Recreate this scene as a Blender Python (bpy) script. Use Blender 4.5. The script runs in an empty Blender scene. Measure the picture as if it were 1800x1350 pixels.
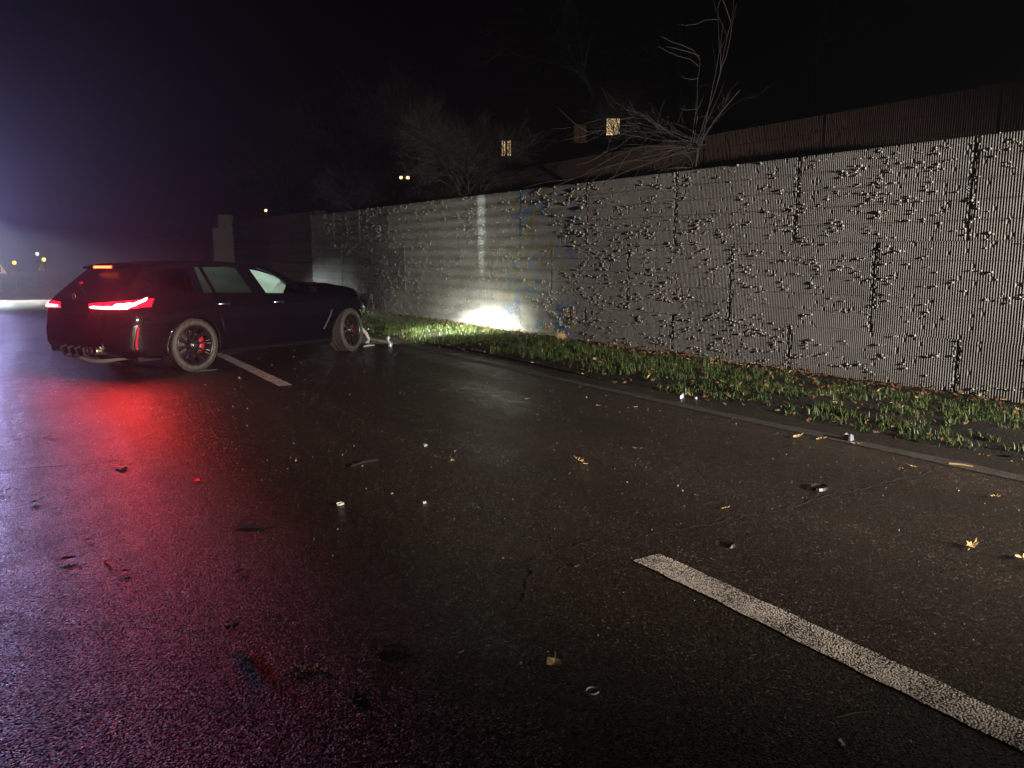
import bpy, bmesh, math, random
import numpy as np
from mathutils import Vector, Matrix, Quaternion
random.seed(7); RS = np.random.RandomState(11)
sc = bpy.context.scene
COL = sc.collection
R = math.radians
PI = math.pi

# ------------------------------------------------------------------ camera, sky, lights
cam_d = bpy.data.cameras.new('camera'); cam = bpy.data.objects.new('camera', cam_d); COL.objects.link(cam)
cam.location = (0, 0, 1.335)
cam.rotation_euler = (PI / 2 - 0.150, 0, R(-31.3))
cam_d.sensor_width = 36; cam_d.lens = 27.04; cam_d.clip_start = 0.05; cam_d.clip_end = 2000
sc.camera = cam

world = bpy.data.worlds.new('World'); sc.world = world; world.use_nodes = True
wn = world.node_tree
sky = wn.nodes.new('ShaderNodeTexSky'); sky.sky_type = 'NISHITA'; sky.sun_disc = False
sky.sun_elevation = R(-6); sky.sun_rotation = R(200)
wn.nodes['Background'].inputs['Strength'].default_value = 0.0008
wn.links.new(sky.outputs[0], wn.nodes['Background'].inputs['Color'])

sc.view_settings.view_transform = 'Standard'; sc.view_settings.look = 'None'
sc.view_settings.exposure = 0.0; sc.view_settings.gamma = 1.0
sc.render.engine = 'CYCLES'
sc.cycles.use_denoising = True; sc.cycles.use_adaptive_sampling = True; sc.cycles.adaptive_threshold = 0.02
sc.cycles.max_bounces = 6; sc.cycles.volume_bounces = 0; sc.cycles.transparent_max_bounces = 12
sc.cycles.sample_clamp_indirect = 4.0
sc.cycles.caustics_reflective = False; sc.cycles.caustics_refractive = False


def lamp(name, kind, loc, energy, color, radius=0.05, aim=None, cone=60, blend=0.3, scale=None, parent=None):
    d = bpy.data.lights.new(name, kind); d.energy = energy; d.color = color
    d.shadow_soft_size = radius
    o = bpy.data.objects.new(name, d); COL.objects.link(o); o.location = loc
    if kind == 'SPOT':
        d.spot_size = R(cone); d.spot_blend = blend
    if aim is not None:
        o.rotation_euler = (Vector(aim) - Vector(loc)).to_track_quat('-Z', 'Y').to_euler()
    if scale: o.scale = scale
    if parent: o.parent = parent
    return o


# front work lamp of the fire engine standing on the hard edge behind the photographer
lamp('vehicle_headlamp', 'SPOT', (6.05, -4.6, 2.0), 14500, (1.0, 0.91, 0.80), 0.05, aim=(4.2, 9.0, 0.85), cone=66, blend=1.0, scale=(1.0, 0.80, 1.0))
# floodlight of the fire brigade, far down the road on its mast (built below)
FLOOD = (-3.3, 38.0, 3.35)
lamp('floodlight_bulb', 'SPOT', (FLOOD[0], FLOOD[1] - 0.12, FLOOD[2]), 4300, (0.52, 0.48, 1.0), 1.1, aim=(-3.6, 0, 0.6), cone=40, blend=0.7)
lamp('road_pool_light', 'SPOT', (FLOOD[0], FLOOD[1] + 0.3, FLOOD[2]), 50000, (0.86, 1.0, 0.96), 0.1, aim=(-1.0, 35.5, 0), cone=76, blend=0.35)  # extra spot added at the mast to make the bright pool on the road

# ------------------------------------------------------------------ helpers


class MB:
    def __init__(self): self.v = []; self.f = []; self.m = []; self.mi = 0

    def add(self, vs, fs, mi=None):
        b = len(self.v); self.v += [tuple(p) for p in vs]
        self.f += [tuple(i + b for i in f) for f in fs]
        self.m += [self.mi if mi is None else mi] * len(fs)

    def box(self, c, s, rot=None, taper=1.0):
        x, y, z = s[0] / 2, s[1] / 2, s[2] / 2
        vs = [Vector(p) for p in ((-x, -y, -z), (x, -y, -z), (x, y, -z), (-x, y, -z), (-x * taper, -y * taper, z), (x * taper, -y * taper, z), (x * taper, y * taper, z), (-x * taper, y * taper, z))]
        if rot is not None: vs = [rot @ p for p in vs]
        c = Vector(c)
        self.add([p + c for p in vs], [(3, 2, 1, 0), (4, 5, 6, 7), (0, 1, 5, 4), (1, 2, 6, 5), (2, 3, 7, 6), (3, 0, 4, 7)])

    def tube(self, pts, rad, n=6, cap=True):
        pts = [Vector(p) for p in pts]
        if not hasattr(rad, '__len__'): rad = [rad] * len(pts)
        rings = []
        up = None
        for i, p in enumerate(pts):
            d = (pts[min(i + 1, len(pts) - 1)] - pts[max(i - 1, 0)])
            d = d.normalized() if d.length > 1e-9 else Vector((0, 0, 1))
            a = d.orthogonal().normalized() if up is None else (up - d * up.dot(d))
            if a.length < 1e-6: a = d.orthogonal()
            a.normalize(); up = a; b = d.cross(a)
            rings.append([p + (a * math.cos(2 * PI * k / n) + b * math.sin(2 * PI * k / n)) * rad[i] for k in range(n)])
        vs = [q for r in rings for q in r]
        fs = [(i * n + k, i * n + (k + 1) % n, (i + 1) * n + (k + 1) % n, (i + 1) * n + k) for i in range(len(pts) - 1) for k in range(n)]
        if cap: fs += [tuple(reversed(range(n))), tuple(range((len(pts) - 1) * n, len(pts) * n))]
        self.add(vs, fs)

    def lathe_y(self, prof, n=40, c=(0, 0, 0)):
        """profile (y, r) spun round the y axis"""
        vs = [(c[0] + r * math.cos(2 * PI * k / n), c[1] + y, c[2] + r * math.sin(2 * PI * k / n)) for (y, r) in prof for k in range(n)]
        m = len(prof)
        fs = [(i * n + k, i * n + (k + 1) % n, (i + 1) * n + (k + 1) % n, (i + 1) * n + k) for i in range(m - 1) for k in range(n)]
        self.add(vs, fs)

    def grid(self, P):
        """P[i][j] points"""
        a, b = len(P), len(P[0])
        self.add([q for r in P for q in r], [(i * b + j, i * b + j + 1, (i + 1) * b + j + 1, (i + 1) * b + j) for i in range(a - 1) for j in range(b - 1)])

    def build(self, name, mat, parent=None, smooth=False, loc=None, fixn=True):
        me = bpy.data.meshes.new(name); me.from_pydata(self.v, [], self.f)
        for mm in (mat if isinstance(mat, (list, tuple)) else [mat]): me.materials.append(mm)
        if isinstance(mat, (list, tuple)): me.polygons.foreach_set('material_index', self.m)
        if fixn:
            bm = bmesh.new(); bm.from_mesh(me); bmesh.ops.recalc_face_normals(bm, faces=bm.faces); bm.to_mesh(me); bm.free()
        if smooth: me.polygons.foreach_set('use_smooth', [True] * len(me.polygons))
        me.update()
        return link(name, me, parent, loc)


def link(name, me, parent=None, loc=None):
    o = bpy.data.objects.new(name, me); COL.objects.link(o)
    if parent is not None: o.parent = parent
    if loc is not None: o.location = loc
    return o


def empty(name, loc=(0, 0, 0), rz=0, parent=None):
    o = bpy.data.objects.new(name, None); COL.objects.link(o); o.location = loc; o.rotation_euler = (0, 0, rz)
    o.empty_display_size = 0.2
    if parent is not None: o.parent = parent
    return o


def tag(o, label=None, cat=None, group=None, kind=None):
    if label: o['label'] = label
    if cat: o['category'] = cat
    if group: o['group'] = group
    if kind: o['kind'] = kind
    return o


def np_mesh(name, V, F, mat, smooth=False):
    me = bpy.data.meshes.new(name); V = np.asarray(V, np.float32); F = np.asarray(F, np.int32)
    n = F.shape[1]
    me.vertices.add(len(V)); me.vertices.foreach_set('co', V.ravel())
    me.loops.add(F.size); me.loops.foreach_set('vertex_index', F.ravel())
    me.polygons.add(len(F)); me.polygons.foreach_set('loop_start', np.arange(0, F.size, n, dtype=np.int32))
    if smooth: me.polygons.foreach_set('use_smooth', np.ones(len(F), bool))
    me.materials.append(mat); me.update(calc_edges=True); me.validate()
    return me


# ------------------------------------------------------------------ materials


def mat(name, col, rough=0.6, metal=0.0, spec=0.5, coat=0.0, emit=None, estr=0.0):
    m = bpy.data.materials.new(name); m.use_nodes = True
    b = m.node_tree.nodes['Principled BSDF']
    b.inputs['Base Color'].default_value = (*col, 1); b.inputs['Roughness'].default_value = rough
    b.inputs['Metallic'].default_value = metal; b.inputs['Specular IOR Level'].default_value = spec
    b.inputs['Coat Weight'].default_value = coat; b.inputs['Coat Roughness'].default_value = 0.04
    if emit:
        b.inputs['Emission Color'].default_value = (*emit, 1); b.inputs['Emission Strength'].default_value = estr
    return m


class NT:
    """small node-tree writer"""

    def __init__(self, m): self.m = m; self.t = m.node_tree; self.b = self.t.nodes['Principled BSDF']; self.co = None

    def n(self, typ, **kw):
        nd = self.t.nodes.new(typ)
        for k, v in kw.items(): setattr(nd, k, v)
        return nd

    def l(self, a, b): self.t.links.new(a, b)

    def coords(self, scale=(1, 1, 1), which='Object'):
        tc = self.n('ShaderNodeTexCoord'); mp = self.n('ShaderNodeMapping'); mp.inputs['Scale'].default_value = scale
        self.l(tc.outputs[which], mp.inputs['Vector']); return mp.outputs[0]

    def noise(self, vec, scale, detail=4, rough=0.6, dim='3D'):
        nd = self.n('ShaderNodeTexNoise'); nd.inputs['Scale'].default_value = scale; nd.inputs['Detail'].default_value = detail
        nd.inputs['Roughness'].default_value = rough; self.l(vec, nd.inputs['Vector']); return nd.outputs['Fac']

    def vor(self, vec, scale, feature='F1', out='Distance'):
        nd = self.n('ShaderNodeTexVoronoi', feature=feature); nd.inputs['Scale'].default_value = scale; self.l(vec, nd.inputs['Vector']); return nd.outputs[out]

    def ramp(self, fac, stops):
        r = self.n('ShaderNodeValToRGB'); e = r.color_ramp.elements
        while len(e) < len(stops): e.new(0.5)
        for q, (p, c) in zip(e, stops):
            q.position = p; q.color = (*c, 1) if hasattr(c, '__len__') else (c, c, c, 1)
        self.l(fac, r.inputs[0]); return r.outputs[0]

    def mix(self, f, a, b, typ='MIX'):
        x = self.n('ShaderNodeMix', data_type='RGBA', blend_type=typ)
        for s, v in ((0, f), (6, a), (7, b)):
            if hasattr(v, 'links'): self.l(v, x.inputs[s])
            elif s == 0: x.inputs[0].default_value = v
            else: x.inputs[s].default_value = (*v, 1)
        return x.outputs[2]

    def math(self, op, a, b=0.0):
        x = self.n('ShaderNodeMath', operation=op)
        for i, v in enumerate((a, b)):
            if hasattr(v, 'links'): self.l(v, x.inputs[i])
            else: x.inputs[i].default_value = v
        return x.outputs[0]

    def bump(self, h, strength, dist, prev=None):
        b = self.n('ShaderNodeBump'); b.inputs['Strength'].default_value = strength; b.inputs['Distance'].default_value = dist
        self.l(h, b.inputs['Height'])
        if prev is not None: self.l(prev, b.inputs['Normal'])
        return b.outputs[0]

    def set(self, name, v): self.l(v, self.b.inputs[name])


def asphalt_mat(name='wet_asphalt', tone=1.0):
    m = mat(name, (0.04, 0.04, 0.04), 0.4); t = NT(m)
    v = t.coords()
    big = t.noise(v, 0.55, 4); mid = t.noise(v, 5.0, 5); fine = t.noise(v, 140, 3, 0.7)
    cell = t.vor(v, 125); cell2 = t.vor(v, 210)
    col = t.ramp(cell, [(0.0, (0.040 * tone, 0.024 * tone, 0.0155 * tone)), (0.55, (0.019 * tone, 0.0112 * tone, 0.0070 * tone)), (1.0, (0.012, 0.011, 0.010))])
    col = t.mix(t.ramp(big, [(0.35, 0.0), (0.7, 0.55)]), col, (0.014 * tone, 0.0094 * tone, 0.0063 * tone))
    col = t.mix(t.ramp(mid, [(0.55, 0.0), (0.75, 0.5)]), col, (0.040 * tone, 0.027 * tone, 0.019 * tone))
    cc = t.vor(v, 125, out='Color')
    sep = t.n('ShaderNodeSeparateColor'); t.l(cc, sep.inputs[0])
    col = t.mix(t.ramp(sep.outputs[0], [(0.90, 0.0), (0.97, 0.8)]), col, (0.15, 0.112, 0.085))
    vt = t.coords((1.3, 0.07, 1)); trk = t.noise(vt, 1.0, 4, 0.55)
    col = t.mix(t.ramp(trk, [(0.42, 0.0), (0.62, 0.6)]), col, (0.010, 0.0075, 0.0055))
    t.set('Base Color', col)
    rg = t.math('ADD', t.math('MULTIPLY', t.ramp(big, [(0.3, 0.0), (0.75, 1.0)]), 0.10), t.math('MULTIPLY', mid, 0.22))
    rg = t.math('ADD', t.math('ADD', rg, 0.155), t.math('MULTIPLY', t.ramp(trk, [(0.35, 1.0), (0.65, 0.0)]), 0.16))
    rg = t.math('SUBTRACT', rg, t.math('MULTIPLY', t.ramp(sep.outputs[1], [(0.86, 0.0), (0.95, 1.0)]), 0.12))
    t.set('Roughness', rg)
    h = t.math('ADD', t.math('MULTIPLY', cell, -0.9), t.math('MULTIPLY', cell2, -0.35))
    h = t.math('ADD', h, t.math('MULTIPLY', fine, 0.6))
    g = t.n('ShaderNodeNewGeometry'); vm = t.n('ShaderNodeVectorMath', operation='SUBTRACT'); t.l(t.vor(v, 170, out='Color'), vm.inputs[0]); vm.inputs[1].default_value = (.5, .5, .5)
    vs_ = t.n('ShaderNodeVectorMath', operation='MULTIPLY_ADD'); t.l(vm.outputs[0], vs_.inputs[0]); vs_.inputs[1].default_value = (.55, .55, .2); t.l(g.outputs['Normal'], vs_.inputs[2])
    vn = t.n('ShaderNodeVectorMath', operation='NORMALIZE'); t.l(vs_.outputs[0], vn.inputs[0])
    b = t.bump(h, 0.45, 0.007, vn.outputs[0])
    b = t.bump(mid, 0.06, 0.02, b)
    t.set('Normal', b)
    return m


def paint_mat(name, col, wear):
    m = mat(name, col, 0.55); t = NT(m); v = t.coords()
    n1 = t.noise(v, 60, 4, 0.7); n2 = t.noise(v, 6, 4); cell = t.vor(v, 125)
    w = t.math('ADD', t.math('MULTIPLY', n1, 0.6), t.math('ADD', t.math('MULTIPLY', n2, 0.35), t.math('MULTIPLY', cell, 0.4)))
    f = t.ramp(w, [(wear, 0.0), (wear + 0.10, 1.0)])
    c = t.mix(n2, col, tuple(x * 0.7 for x in col))
    t.set('Base Color', t.mix(f, c, (0.03, 0.028, 0.026)))
    t.set('Normal', t.bump(cell, 0.6, -0.008))
    return m


def concrete_mat(name, base, graffiti=False, stain=0.5):
    m = mat(name, base, 0.85, spec=0.25); t = NT(m); v = t.coords()
    a = t.noise(v, 1.3, 5); b = t.noise(v, 9, 6, 0.7); f = t.noise(v, 130, 3)
    c = t.mix(t.ramp(a, [(0.35, 0.0), (0.7, stain)]), base, tuple(x * 0.55 for x in base))
    c = t.mix(t.ramp(b, [(0.5, 0.0), (0.8, 0.5)]), c, tuple(min(1, x * 1.35) for x in base))
    if graffiti:
        sx = t.n('ShaderNodeSeparateXYZ'); t.l(v, sx.inputs[0])
        along = t.math('SUBTRACT', sx.outputs[1], 9.6)
        env = t.math('SUBTRACT', 1.0, t.math('MULTIPLY', t.math('ABSOLUTE', along), 0.62))
        env = t.math('MULTIPLY', t.ramp(env, [(0.0, 0.0), (0.35, 1.0)]), 0.55)
        g1 = t.noise(v, 1.9, 2); mp = t.n('ShaderNodeMapping'); mp.inputs['Location'].default_value = (5, 3, 9); t.l(v, mp.inputs[0])
        g2 = t.noise(mp.outputs[0], 2.3, 2)
        pick = t.ramp(g2, [(0.36, (0.08, 0.14, 0.34)), (0.5, (0.13, 0.26, 0.42)), (0.56, (0.42, 0.34, 0.10)), (0.66, (0.36, 0.17, 0.07))])
        c = t.mix(t.math('MULTIPLY', env, t.ramp(g1, [(0.46, 0.0), (0.56, 1.0)])), c, pick)
    t.set('Base Color', c)
    t.set('Normal', t.bump(f, 0.35, 0.004))
    return m


def varied(name, c1, c2, scale=6, rough=0.7, spec=0.3, rnd=True):
    m = mat(name, c1, rough, spec=spec); t = NT(m); v = t.coords()
    f = t.noise(v, scale, 4)
    if rnd:
        oi = t.n('ShaderNodeObjectInfo'); f = t.math('ADD', t.math('MULTIPLY', f, 0.6), t.math('MULTIPLY', oi.outputs['Random'], 0.5))
    t.set('Base Color', t.mix(t.ramp(f, [(0.3, 0.0), (0.75, 1.0)]), c1, c2)); return m


M = {}
M['asphalt'] = asphalt_mat()
M['gutter'] = asphalt_mat('gutter_asphalt', 0.55)
M['paint'] = paint_mat('worn_white_paint', (0.58, 0.50, 0.42), 0.66)
M['edge'] = paint_mat('worn_edge_strip', (0.080, 0.066, 0.048), 0.60)
M['crack'] = mat('crack_dark', (0.006, 0.006, 0.006), 0.9)
M['soil'] = varied('wet_soil', (0.010, 0.007, 0.0045), (0.026, 0.018, 0.011), 9, 0.75)
_s = NT(M['soil']); _s.set('Normal', _s.bump(_s.noise(_s.coords(), 45, 6, .7), 1.0, .03))
M['hill'] = varied('hill_soil', (0.018, 0.016, 0.010), (0.035, 0.030, 0.02), 2, 0.9)
M['wall'] = concrete_mat('ribbed_concrete', (0.325, 0.312, 0.295), True, 0.55)
M['stone'] = concrete_mat('chipped_stone', (0.50, 0.475, 0.42), False, 0.3)
M['wallback'] = concrete_mat('joint_backing', (0.05, 0.042, 0.038))
M['upper'] = concrete_mat('upper_concrete', (0.105, 0.068, 0.055), False, 0.6)
M['farwall'] = concrete_mat('old_concrete', (0.085, 0.05, 0.03), False, 0.9)
M['pale'] = concrete_mat('pale_pier', (0.15, 0.145, 0.12), False, 0.6)


def grass_mat():
    m = mat('grass_blades', (0.07, 0.12, 0.02), 0.5, spec=0.4); t = NT(m); v = t.coords()
    f = t.noise(v, 3.0, 3); g = t.noise(v, 40, 2)
    c = t.mix(t.ramp(f, [(0.35, 0.0), (0.65, 1.0)]), (0.024, 0.048, 0.010), (0.062, 0.082, 0.02))
    c = t.mix(t.ramp(g, [(0.62, 0.0), (0.72, 0.7)]), c, (0.22, 0.19, 0.09))
    t.set('Base Color', c); return m


M['grass'] = grass_mat()
M['leaf_tan'] = varied('leaf_tan', (0.36, 0.22, 0.09), (0.52, 0.36, 0.17), 30, 0.55)
M['leaf_brown'] = varied('leaf_brown', (0.09, 0.045, 0.02), (0.20, 0.11, 0.05), 30, 0.5)
M['leaf_dark'] = varied('leaf_dark', (0.03, 0.016, 0.01), (0.06, 0.03, 0.018), 30, 0.35)
M['twig'] = varied('twig_bark', (0.040, 0.037, 0.031), (0.085, 0.078, 0.066), 12, 0.85)
M['twig_dark'] = varied('twig_bark_dark', (0.022, 0.020, 0.018), (0.045, 0.04, 0.036), 12, 0.85)
M['shrubleaf'] = varied('evergreen_leaf', (0.03, 0.05, 0.012), (0.08, 0.10, 0.03), 20, 0.5)
M['paintcar'] = mat('black_car_paint', (0.0030, 0.0031, 0.0048), 0.5, 0.0, 0.0, 1.0)
M['blackplastic'] = mat('black_plastic', (0.012, 0.012, 0.013), 0.45)
M['glossblack'] = mat('gloss_black', (0.006, 0.006, 0.007), 0.12, coat=0.5)
M['underside'] = mat('underside', (0.008, 0.008, 0.008), 0.8)
M['chrome'] = mat('bright_metal', (0.62, 0.60, 0.57), 0.22, 1.0)
M['steel'] = varied('cast_steel', (0.30, 0.29, 0.28), (0.5, 0.48, 0.46), 14, 0.45)
M['pipe'] = mat('exhaust_metal', (0.60, 0.52, 0.40), 0.30, 1.0)
M['lip'] = varied('beige_strip', (0.26, 0.22, 0.16), (0.40, 0.35, 0.27), 9, 0.6)
M['rimdark'] = mat('rim_dark', (0.035, 0.033, 0.032), 0.28, 0.6)
M['disc'] = mat('brake_disc', (0.20, 0.19, 0.18), 0.4, 1.0)
M['caliper'] = mat('caliper_red', (0.45, 0.012, 0.018), 0.35, coat=0.6)
M['plate'] = mat('plate_black', (0.0008, 0.0008, 0.0008), 0.9, spec=0.0)
M['emblem'] = mat('emblem_ring', (0.22, 0.20, 0.18), 0.35, 0.7)
M['redlens'] = mat('red_lens', (0.25, 0.005, 0.008), 0.12, coat=0.6, emit=(1.0, 0.004, 0.016), estr=5.0)
M['redoff'] = mat('red_reflector', (0.55, 0.012, 0.02), 0.15, coat=0.7)
M['led'] = mat('red_led', (0.4, 0.02, 0.02), 0.3, emit=(1.0, 0.05, 0.05), estr=420.0)
M['led3'] = mat('brake_led', (0.4, 0.02, 0.02), 0.3, emit=(1.0, 0.09, 0.025), estr=9.0)
M['warmled'] = mat('amber_led', (0.4, 0.2, 0.02), 0.3, emit=(1.0, 0.35, 0.10), estr=14.0)


def rubber():
    m = mat('tyre_rubber', (0.075, 0.066, 0.058), 0.62); t = NT(m); v = t.coords()
    f = t.noise(v, 22, 5); t.set('Base Color', t.mix(t.ramp(f, [(0.35, 0.0), (0.7, 1.0)]), (0.026, 0.021, 0.018), (0.085, 0.066, 0.052))); return m


M['rubber'] = rubber()


def glass(name, tint, rough=0.02, alpha=0.55):
    m = bpy.data.materials.new(name); m.use_nodes = True; t = m.node_tree; t.nodes.remove(t.nodes['Principled BSDF'])
    out = t.nodes['Material Output']; tr = t.nodes.new('ShaderNodeBsdfTransparent'); gl = t.nodes.new('ShaderNodeBsdfGlossy'); mx = t.nodes.new('ShaderNodeMixShader')
    lw = t.nodes.new('ShaderNodeLayerWeight'); lw.inputs['Blend'].default_value = 0.5; pw = t.nodes.new('ShaderNodeMath'); pw.operation = 'POWER'; pw.inputs[1].default_value = 4.0; t.links.new(lw.outputs['Facing'], pw.inputs[0])
    fr = t.nodes.new('ShaderNodeMath'); fr.operation = 'MULTIPLY_ADD'; fr.inputs[1].default_value = 0.9; fr.inputs[2].default_value = 0.02; t.links.new(pw.outputs[0], fr.inputs[0])
    tr.inputs['Color'].default_value = (*tint, 1); gl.inputs['Roughness'].default_value = rough
    t.links.new(fr.outputs[0], mx.inputs[0]); t.links.new(tr.outputs[0], mx.inputs[1]); t.links.new(gl.outputs[0], mx.inputs[2]); t.links.new(mx.outputs[0], out.inputs[0])
    return m


M['glass'] = glass('side_glass', (0.80, 0.88, 0.84))
M['tint'] = glass('tinted_glass', (0.085, 0.10, 0.085))
M['dark_glass'] = glass('dark_glass', (0.03, 0.03, 0.035)); M['rear_glass'] = mat('rear_glass', (0.004, 0.004, 0.006), 0.35, spec=0.12)


def airbag_mat():
    m = mat('airbag_cloth', (0.72, 0.80, 0.76), 0.8, spec=0.2); t = m.node_tree
    b = t.nodes['Principled BSDF']; tl = t.nodes.new('ShaderNodeBsdfTranslucent'); tl.inputs[0].default_value = (0.72, 0.82, 0.76, 1)
    mx = t.nodes.new('ShaderNodeMixShader'); mx.inputs[0].default_value = 0.65
    t.links.new(b.outputs[0], mx.inputs[1]); t.links.new(tl.outputs[0], mx.inputs[2]); t.links.new(mx.outputs[0], t.nodes['Material Output'].inputs[0])
    return m


M['airbag'] = airbag_mat()
M['handle'] = mat('satin_handle', (0.45, 0.50, 0.62), 0.28, 1.0)
M['seat'] = mat('seat_leather', (0.02, 0.02, 0.022), 0.5)

# ------------------------------------------------------------------ value noise used for shapes


def vnoise(x, y, seed=0):
    x = np.asarray(x, float); y = np.asarray(y, float)
    xi = np.floor(x).astype(int); yi = np.floor(y).astype(int); fx = x - xi; fy = y - yi
    fx = fx * fx * (3 - 2 * fx); fy = fy * fy * (3 - 2 * fy)

    def hsh(a, b):
        n = (a * 374761393 + b * 668265263 + seed * 1442695041) & 0xFFFFFFFF
        n = ((n ^ (n >> 13)) * 1274126177) & 0xFFFFFFFF
        return ((n ^ (n >> 16)) & 0xFFFF) / 65535.0
    return (hsh(xi, yi) * (1 - fx) + hsh(xi + 1, yi) * fx) * (1 - fy) + (hsh(xi, yi + 1) * (1 - fx) + hsh(xi + 1, yi + 1) * fx) * fy


# ------------------------------------------------------------------ ground and road


def sheet(name, x0, x1, y0, y1, nx, ny, zf, m, kind='structure', smooth=True):
    xs = np.linspace(x0, x1, nx); ys = np.linspace(y0, y1, ny)
    X, Y = np.meshgrid(xs, ys); Z = zf(X, Y)
    V = np.stack([X, Y, Z], -1).reshape(-1, 3)
    i = np.arange((ny - 1) * (nx - 1)); r = i // (nx - 1); c = i % (nx - 1); a = r * nx + c
    o = link(name, np_mesh(name, V, np.stack([a, a + 1, a + nx + 1, a + nx], -1), m, smooth))
    return tag(o, kind=kind)


ground = sheet('ground', -300, 300, -300, 300, 2, 2, lambda X, Y: X * 0 - 0.06, M['hill'])
road = sheet('road', -6.5, 5.62, -30, 260, 2, 2, lambda X, Y: X * 0, M['asphalt'])


def wallX(s): return 7.91 + 0.03 * s


TX, TY = 0.03 / math.hypot(0.03, 1), 1 / math.hypot(0.03, 1)     # along the wall
NX, NY = TY, -TX                                                   # into the bank


def wp(s, off, z): return (7.91 + TX * s + NX * off, TY * s + NY * off, z)


def vergez(X, Y):
    e = np.clip((X - 5.55) / 0.9, 0, 1)
    return -0.045 + 0.085 * e * e * (3 - 2 * e) + 0.035 * (vnoise(X * 3.1, Y * 3.1, 3) - 0.5) * np.clip((X - 5.6) * 3, 0.15, 1) + 0.02 * (vnoise(X * 9, Y * 9, 4) - 0.5)


verge = sheet('verge', 5.50, 10.4, -8, 60, 64, 560, vergez, M['soil'])


def marking(name, x0, x1, y0, y1, z, m, n=60, jag=0.006, seed=1):
    L = []
    for i in range(n + 1):
        y = y0 + (y1 - y0) * i / n
        L.append([(x0 + jag * (vnoise(y * 14, 0, seed) - .5) * 2, y, z), (x1 + jag * (vnoise(y * 14, 7, seed) - .5) * 2, y, z)])
    b = MB(); b.grid([[tuple(map(float, p)) for p in r] for r in L]); o = b.build(name, m, road); return o


marking('lane_dash', 2.235, 2.395, -1.40, 2.60, 0.004, M['paint'], 90)
marking('lane_dash', 2.225, 2.385, 8.76, 12.76, 0.004, M['paint'], 60, 0.004, 2)
marking('lane_dash', 2.225, 2.385, 20.8, 24.8, 0.004, M['paint'], 30, 0.004, 2)
marking('edge_strip', 5.20, 5.36, -8, 60, 0.004, M['edge'], 240, 0.02, 3)
marking('gutter_strip', 5.365, 5.66, -8, 60, 0.003, M['gutter'], 240, 0.03, 5)


def ribbon(name, pts, w, z, m, parent, sub=7, seed=0):
    b = MB(); P = [Vector((x, y, z)) for x, y in pts]; L = []
    rs = random.Random(seed)
    for i in range(len(P) - 1):
        for k in range(sub):
            q = P[i].lerp(P[i + 1], k / sub); d = (P[i + 1] - P[i]).normalized(); n = Vector((-d.y, d.x, 0))
            q = q + n * rs.uniform(-0.016, 0.016); ww = w * rs.uniform(0.15, 1.4); L.append([q - n * ww, q + n * ww])
    L.append([P[-1], P[-1] + Vector((0.0005, 0, 0))]); b.grid(L); return b.build(name, m, parent)


ribbon('crack', [(1.64, 2.79), (1.82, 2.82), (1.93, 2.87), (2.11, 2.88), (2.29, 2.9), (2.43, 2.84), (2.66, 2.8), (2.87, 2.77), (3.09, 2.78), (3.32, 2.75), (3.56, 2.75), (3.87, 2.8), (4.08, 2.76), (4.43, 2.77), (4.81, 2.77), (5.15, 2.82)], 0.0075, 0.006, M['crack'], road, seed=1)
ribbon('crack', [(1.82, 2.82), (1.77, 2.73), (1.64, 2.56), (1.56, 2.48), (1.51, 2.42)], 0.008, 0.0062, M['crack'], road, seed=2)
ribbon('crack', [(-0.9, 6.1), (-0.4, 6.0), (-0.1, 5.95), (0.2, 5.88), (0.42, 5.9)], 0.006, 0.006, M['crack'], road, seed=3)
# rougher centre seam of the carriageway, a band of loosened chippings
sm = MB()
rs = random.Random(5)
for i in range(1500):
    y = rs.uniform(2.9, 8.6); x = 2.33 + rs.gauss(0, 0.13); r = rs.uniform(0.002, 0.005)
    vs = [(x + r * rs.uniform(-1, 1), y + r * rs.uniform(-1, 1), z) for z in (0, 0, 0)] + [(x, y, r * 1.1)]
    vs = [(x + r, y, 0), (x - r * .6, y + r * .8, 0), (x - r * .5, y - r * .9, 0), (x + r * .1, y, r * rs.uniform(.7, 1.3))]
    sm.add(vs, [(0, 1, 3), (1, 2, 3), (2, 0, 3)])
o = sm.build('seam_chippings', M['asphalt'], road); o['kind'] = 'stuff'

# ------------------------------------------------------------------ retaining wall, lower tier


def hscale(s): return 1 + 0.0098 * (s - 4)


wall = empty('retaining_wall', wp(3.0, 0, 0))
tag(wall, 'long grey ribbed concrete retaining wall along the grass verge', 'wall')
WO = Vector(wp(3.0, 0, 0))
ROW_Z = [(-0.06, 0.60), (0.60, 1.60), (1.60, 2.62)]
J1 = [1.9, 4.37, 6.53, 8.76, 11.05, 13.37, 15.80, 18.22, 20.70, 23.3, 26.0, 28.9]
J2 = [1.0, 3.2, 5.39, 7.59, 9.86, 12.18, 14.57, 17.04, 19.56, 22.2, 25.2, 28.9]
RIB = 0.027


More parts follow.
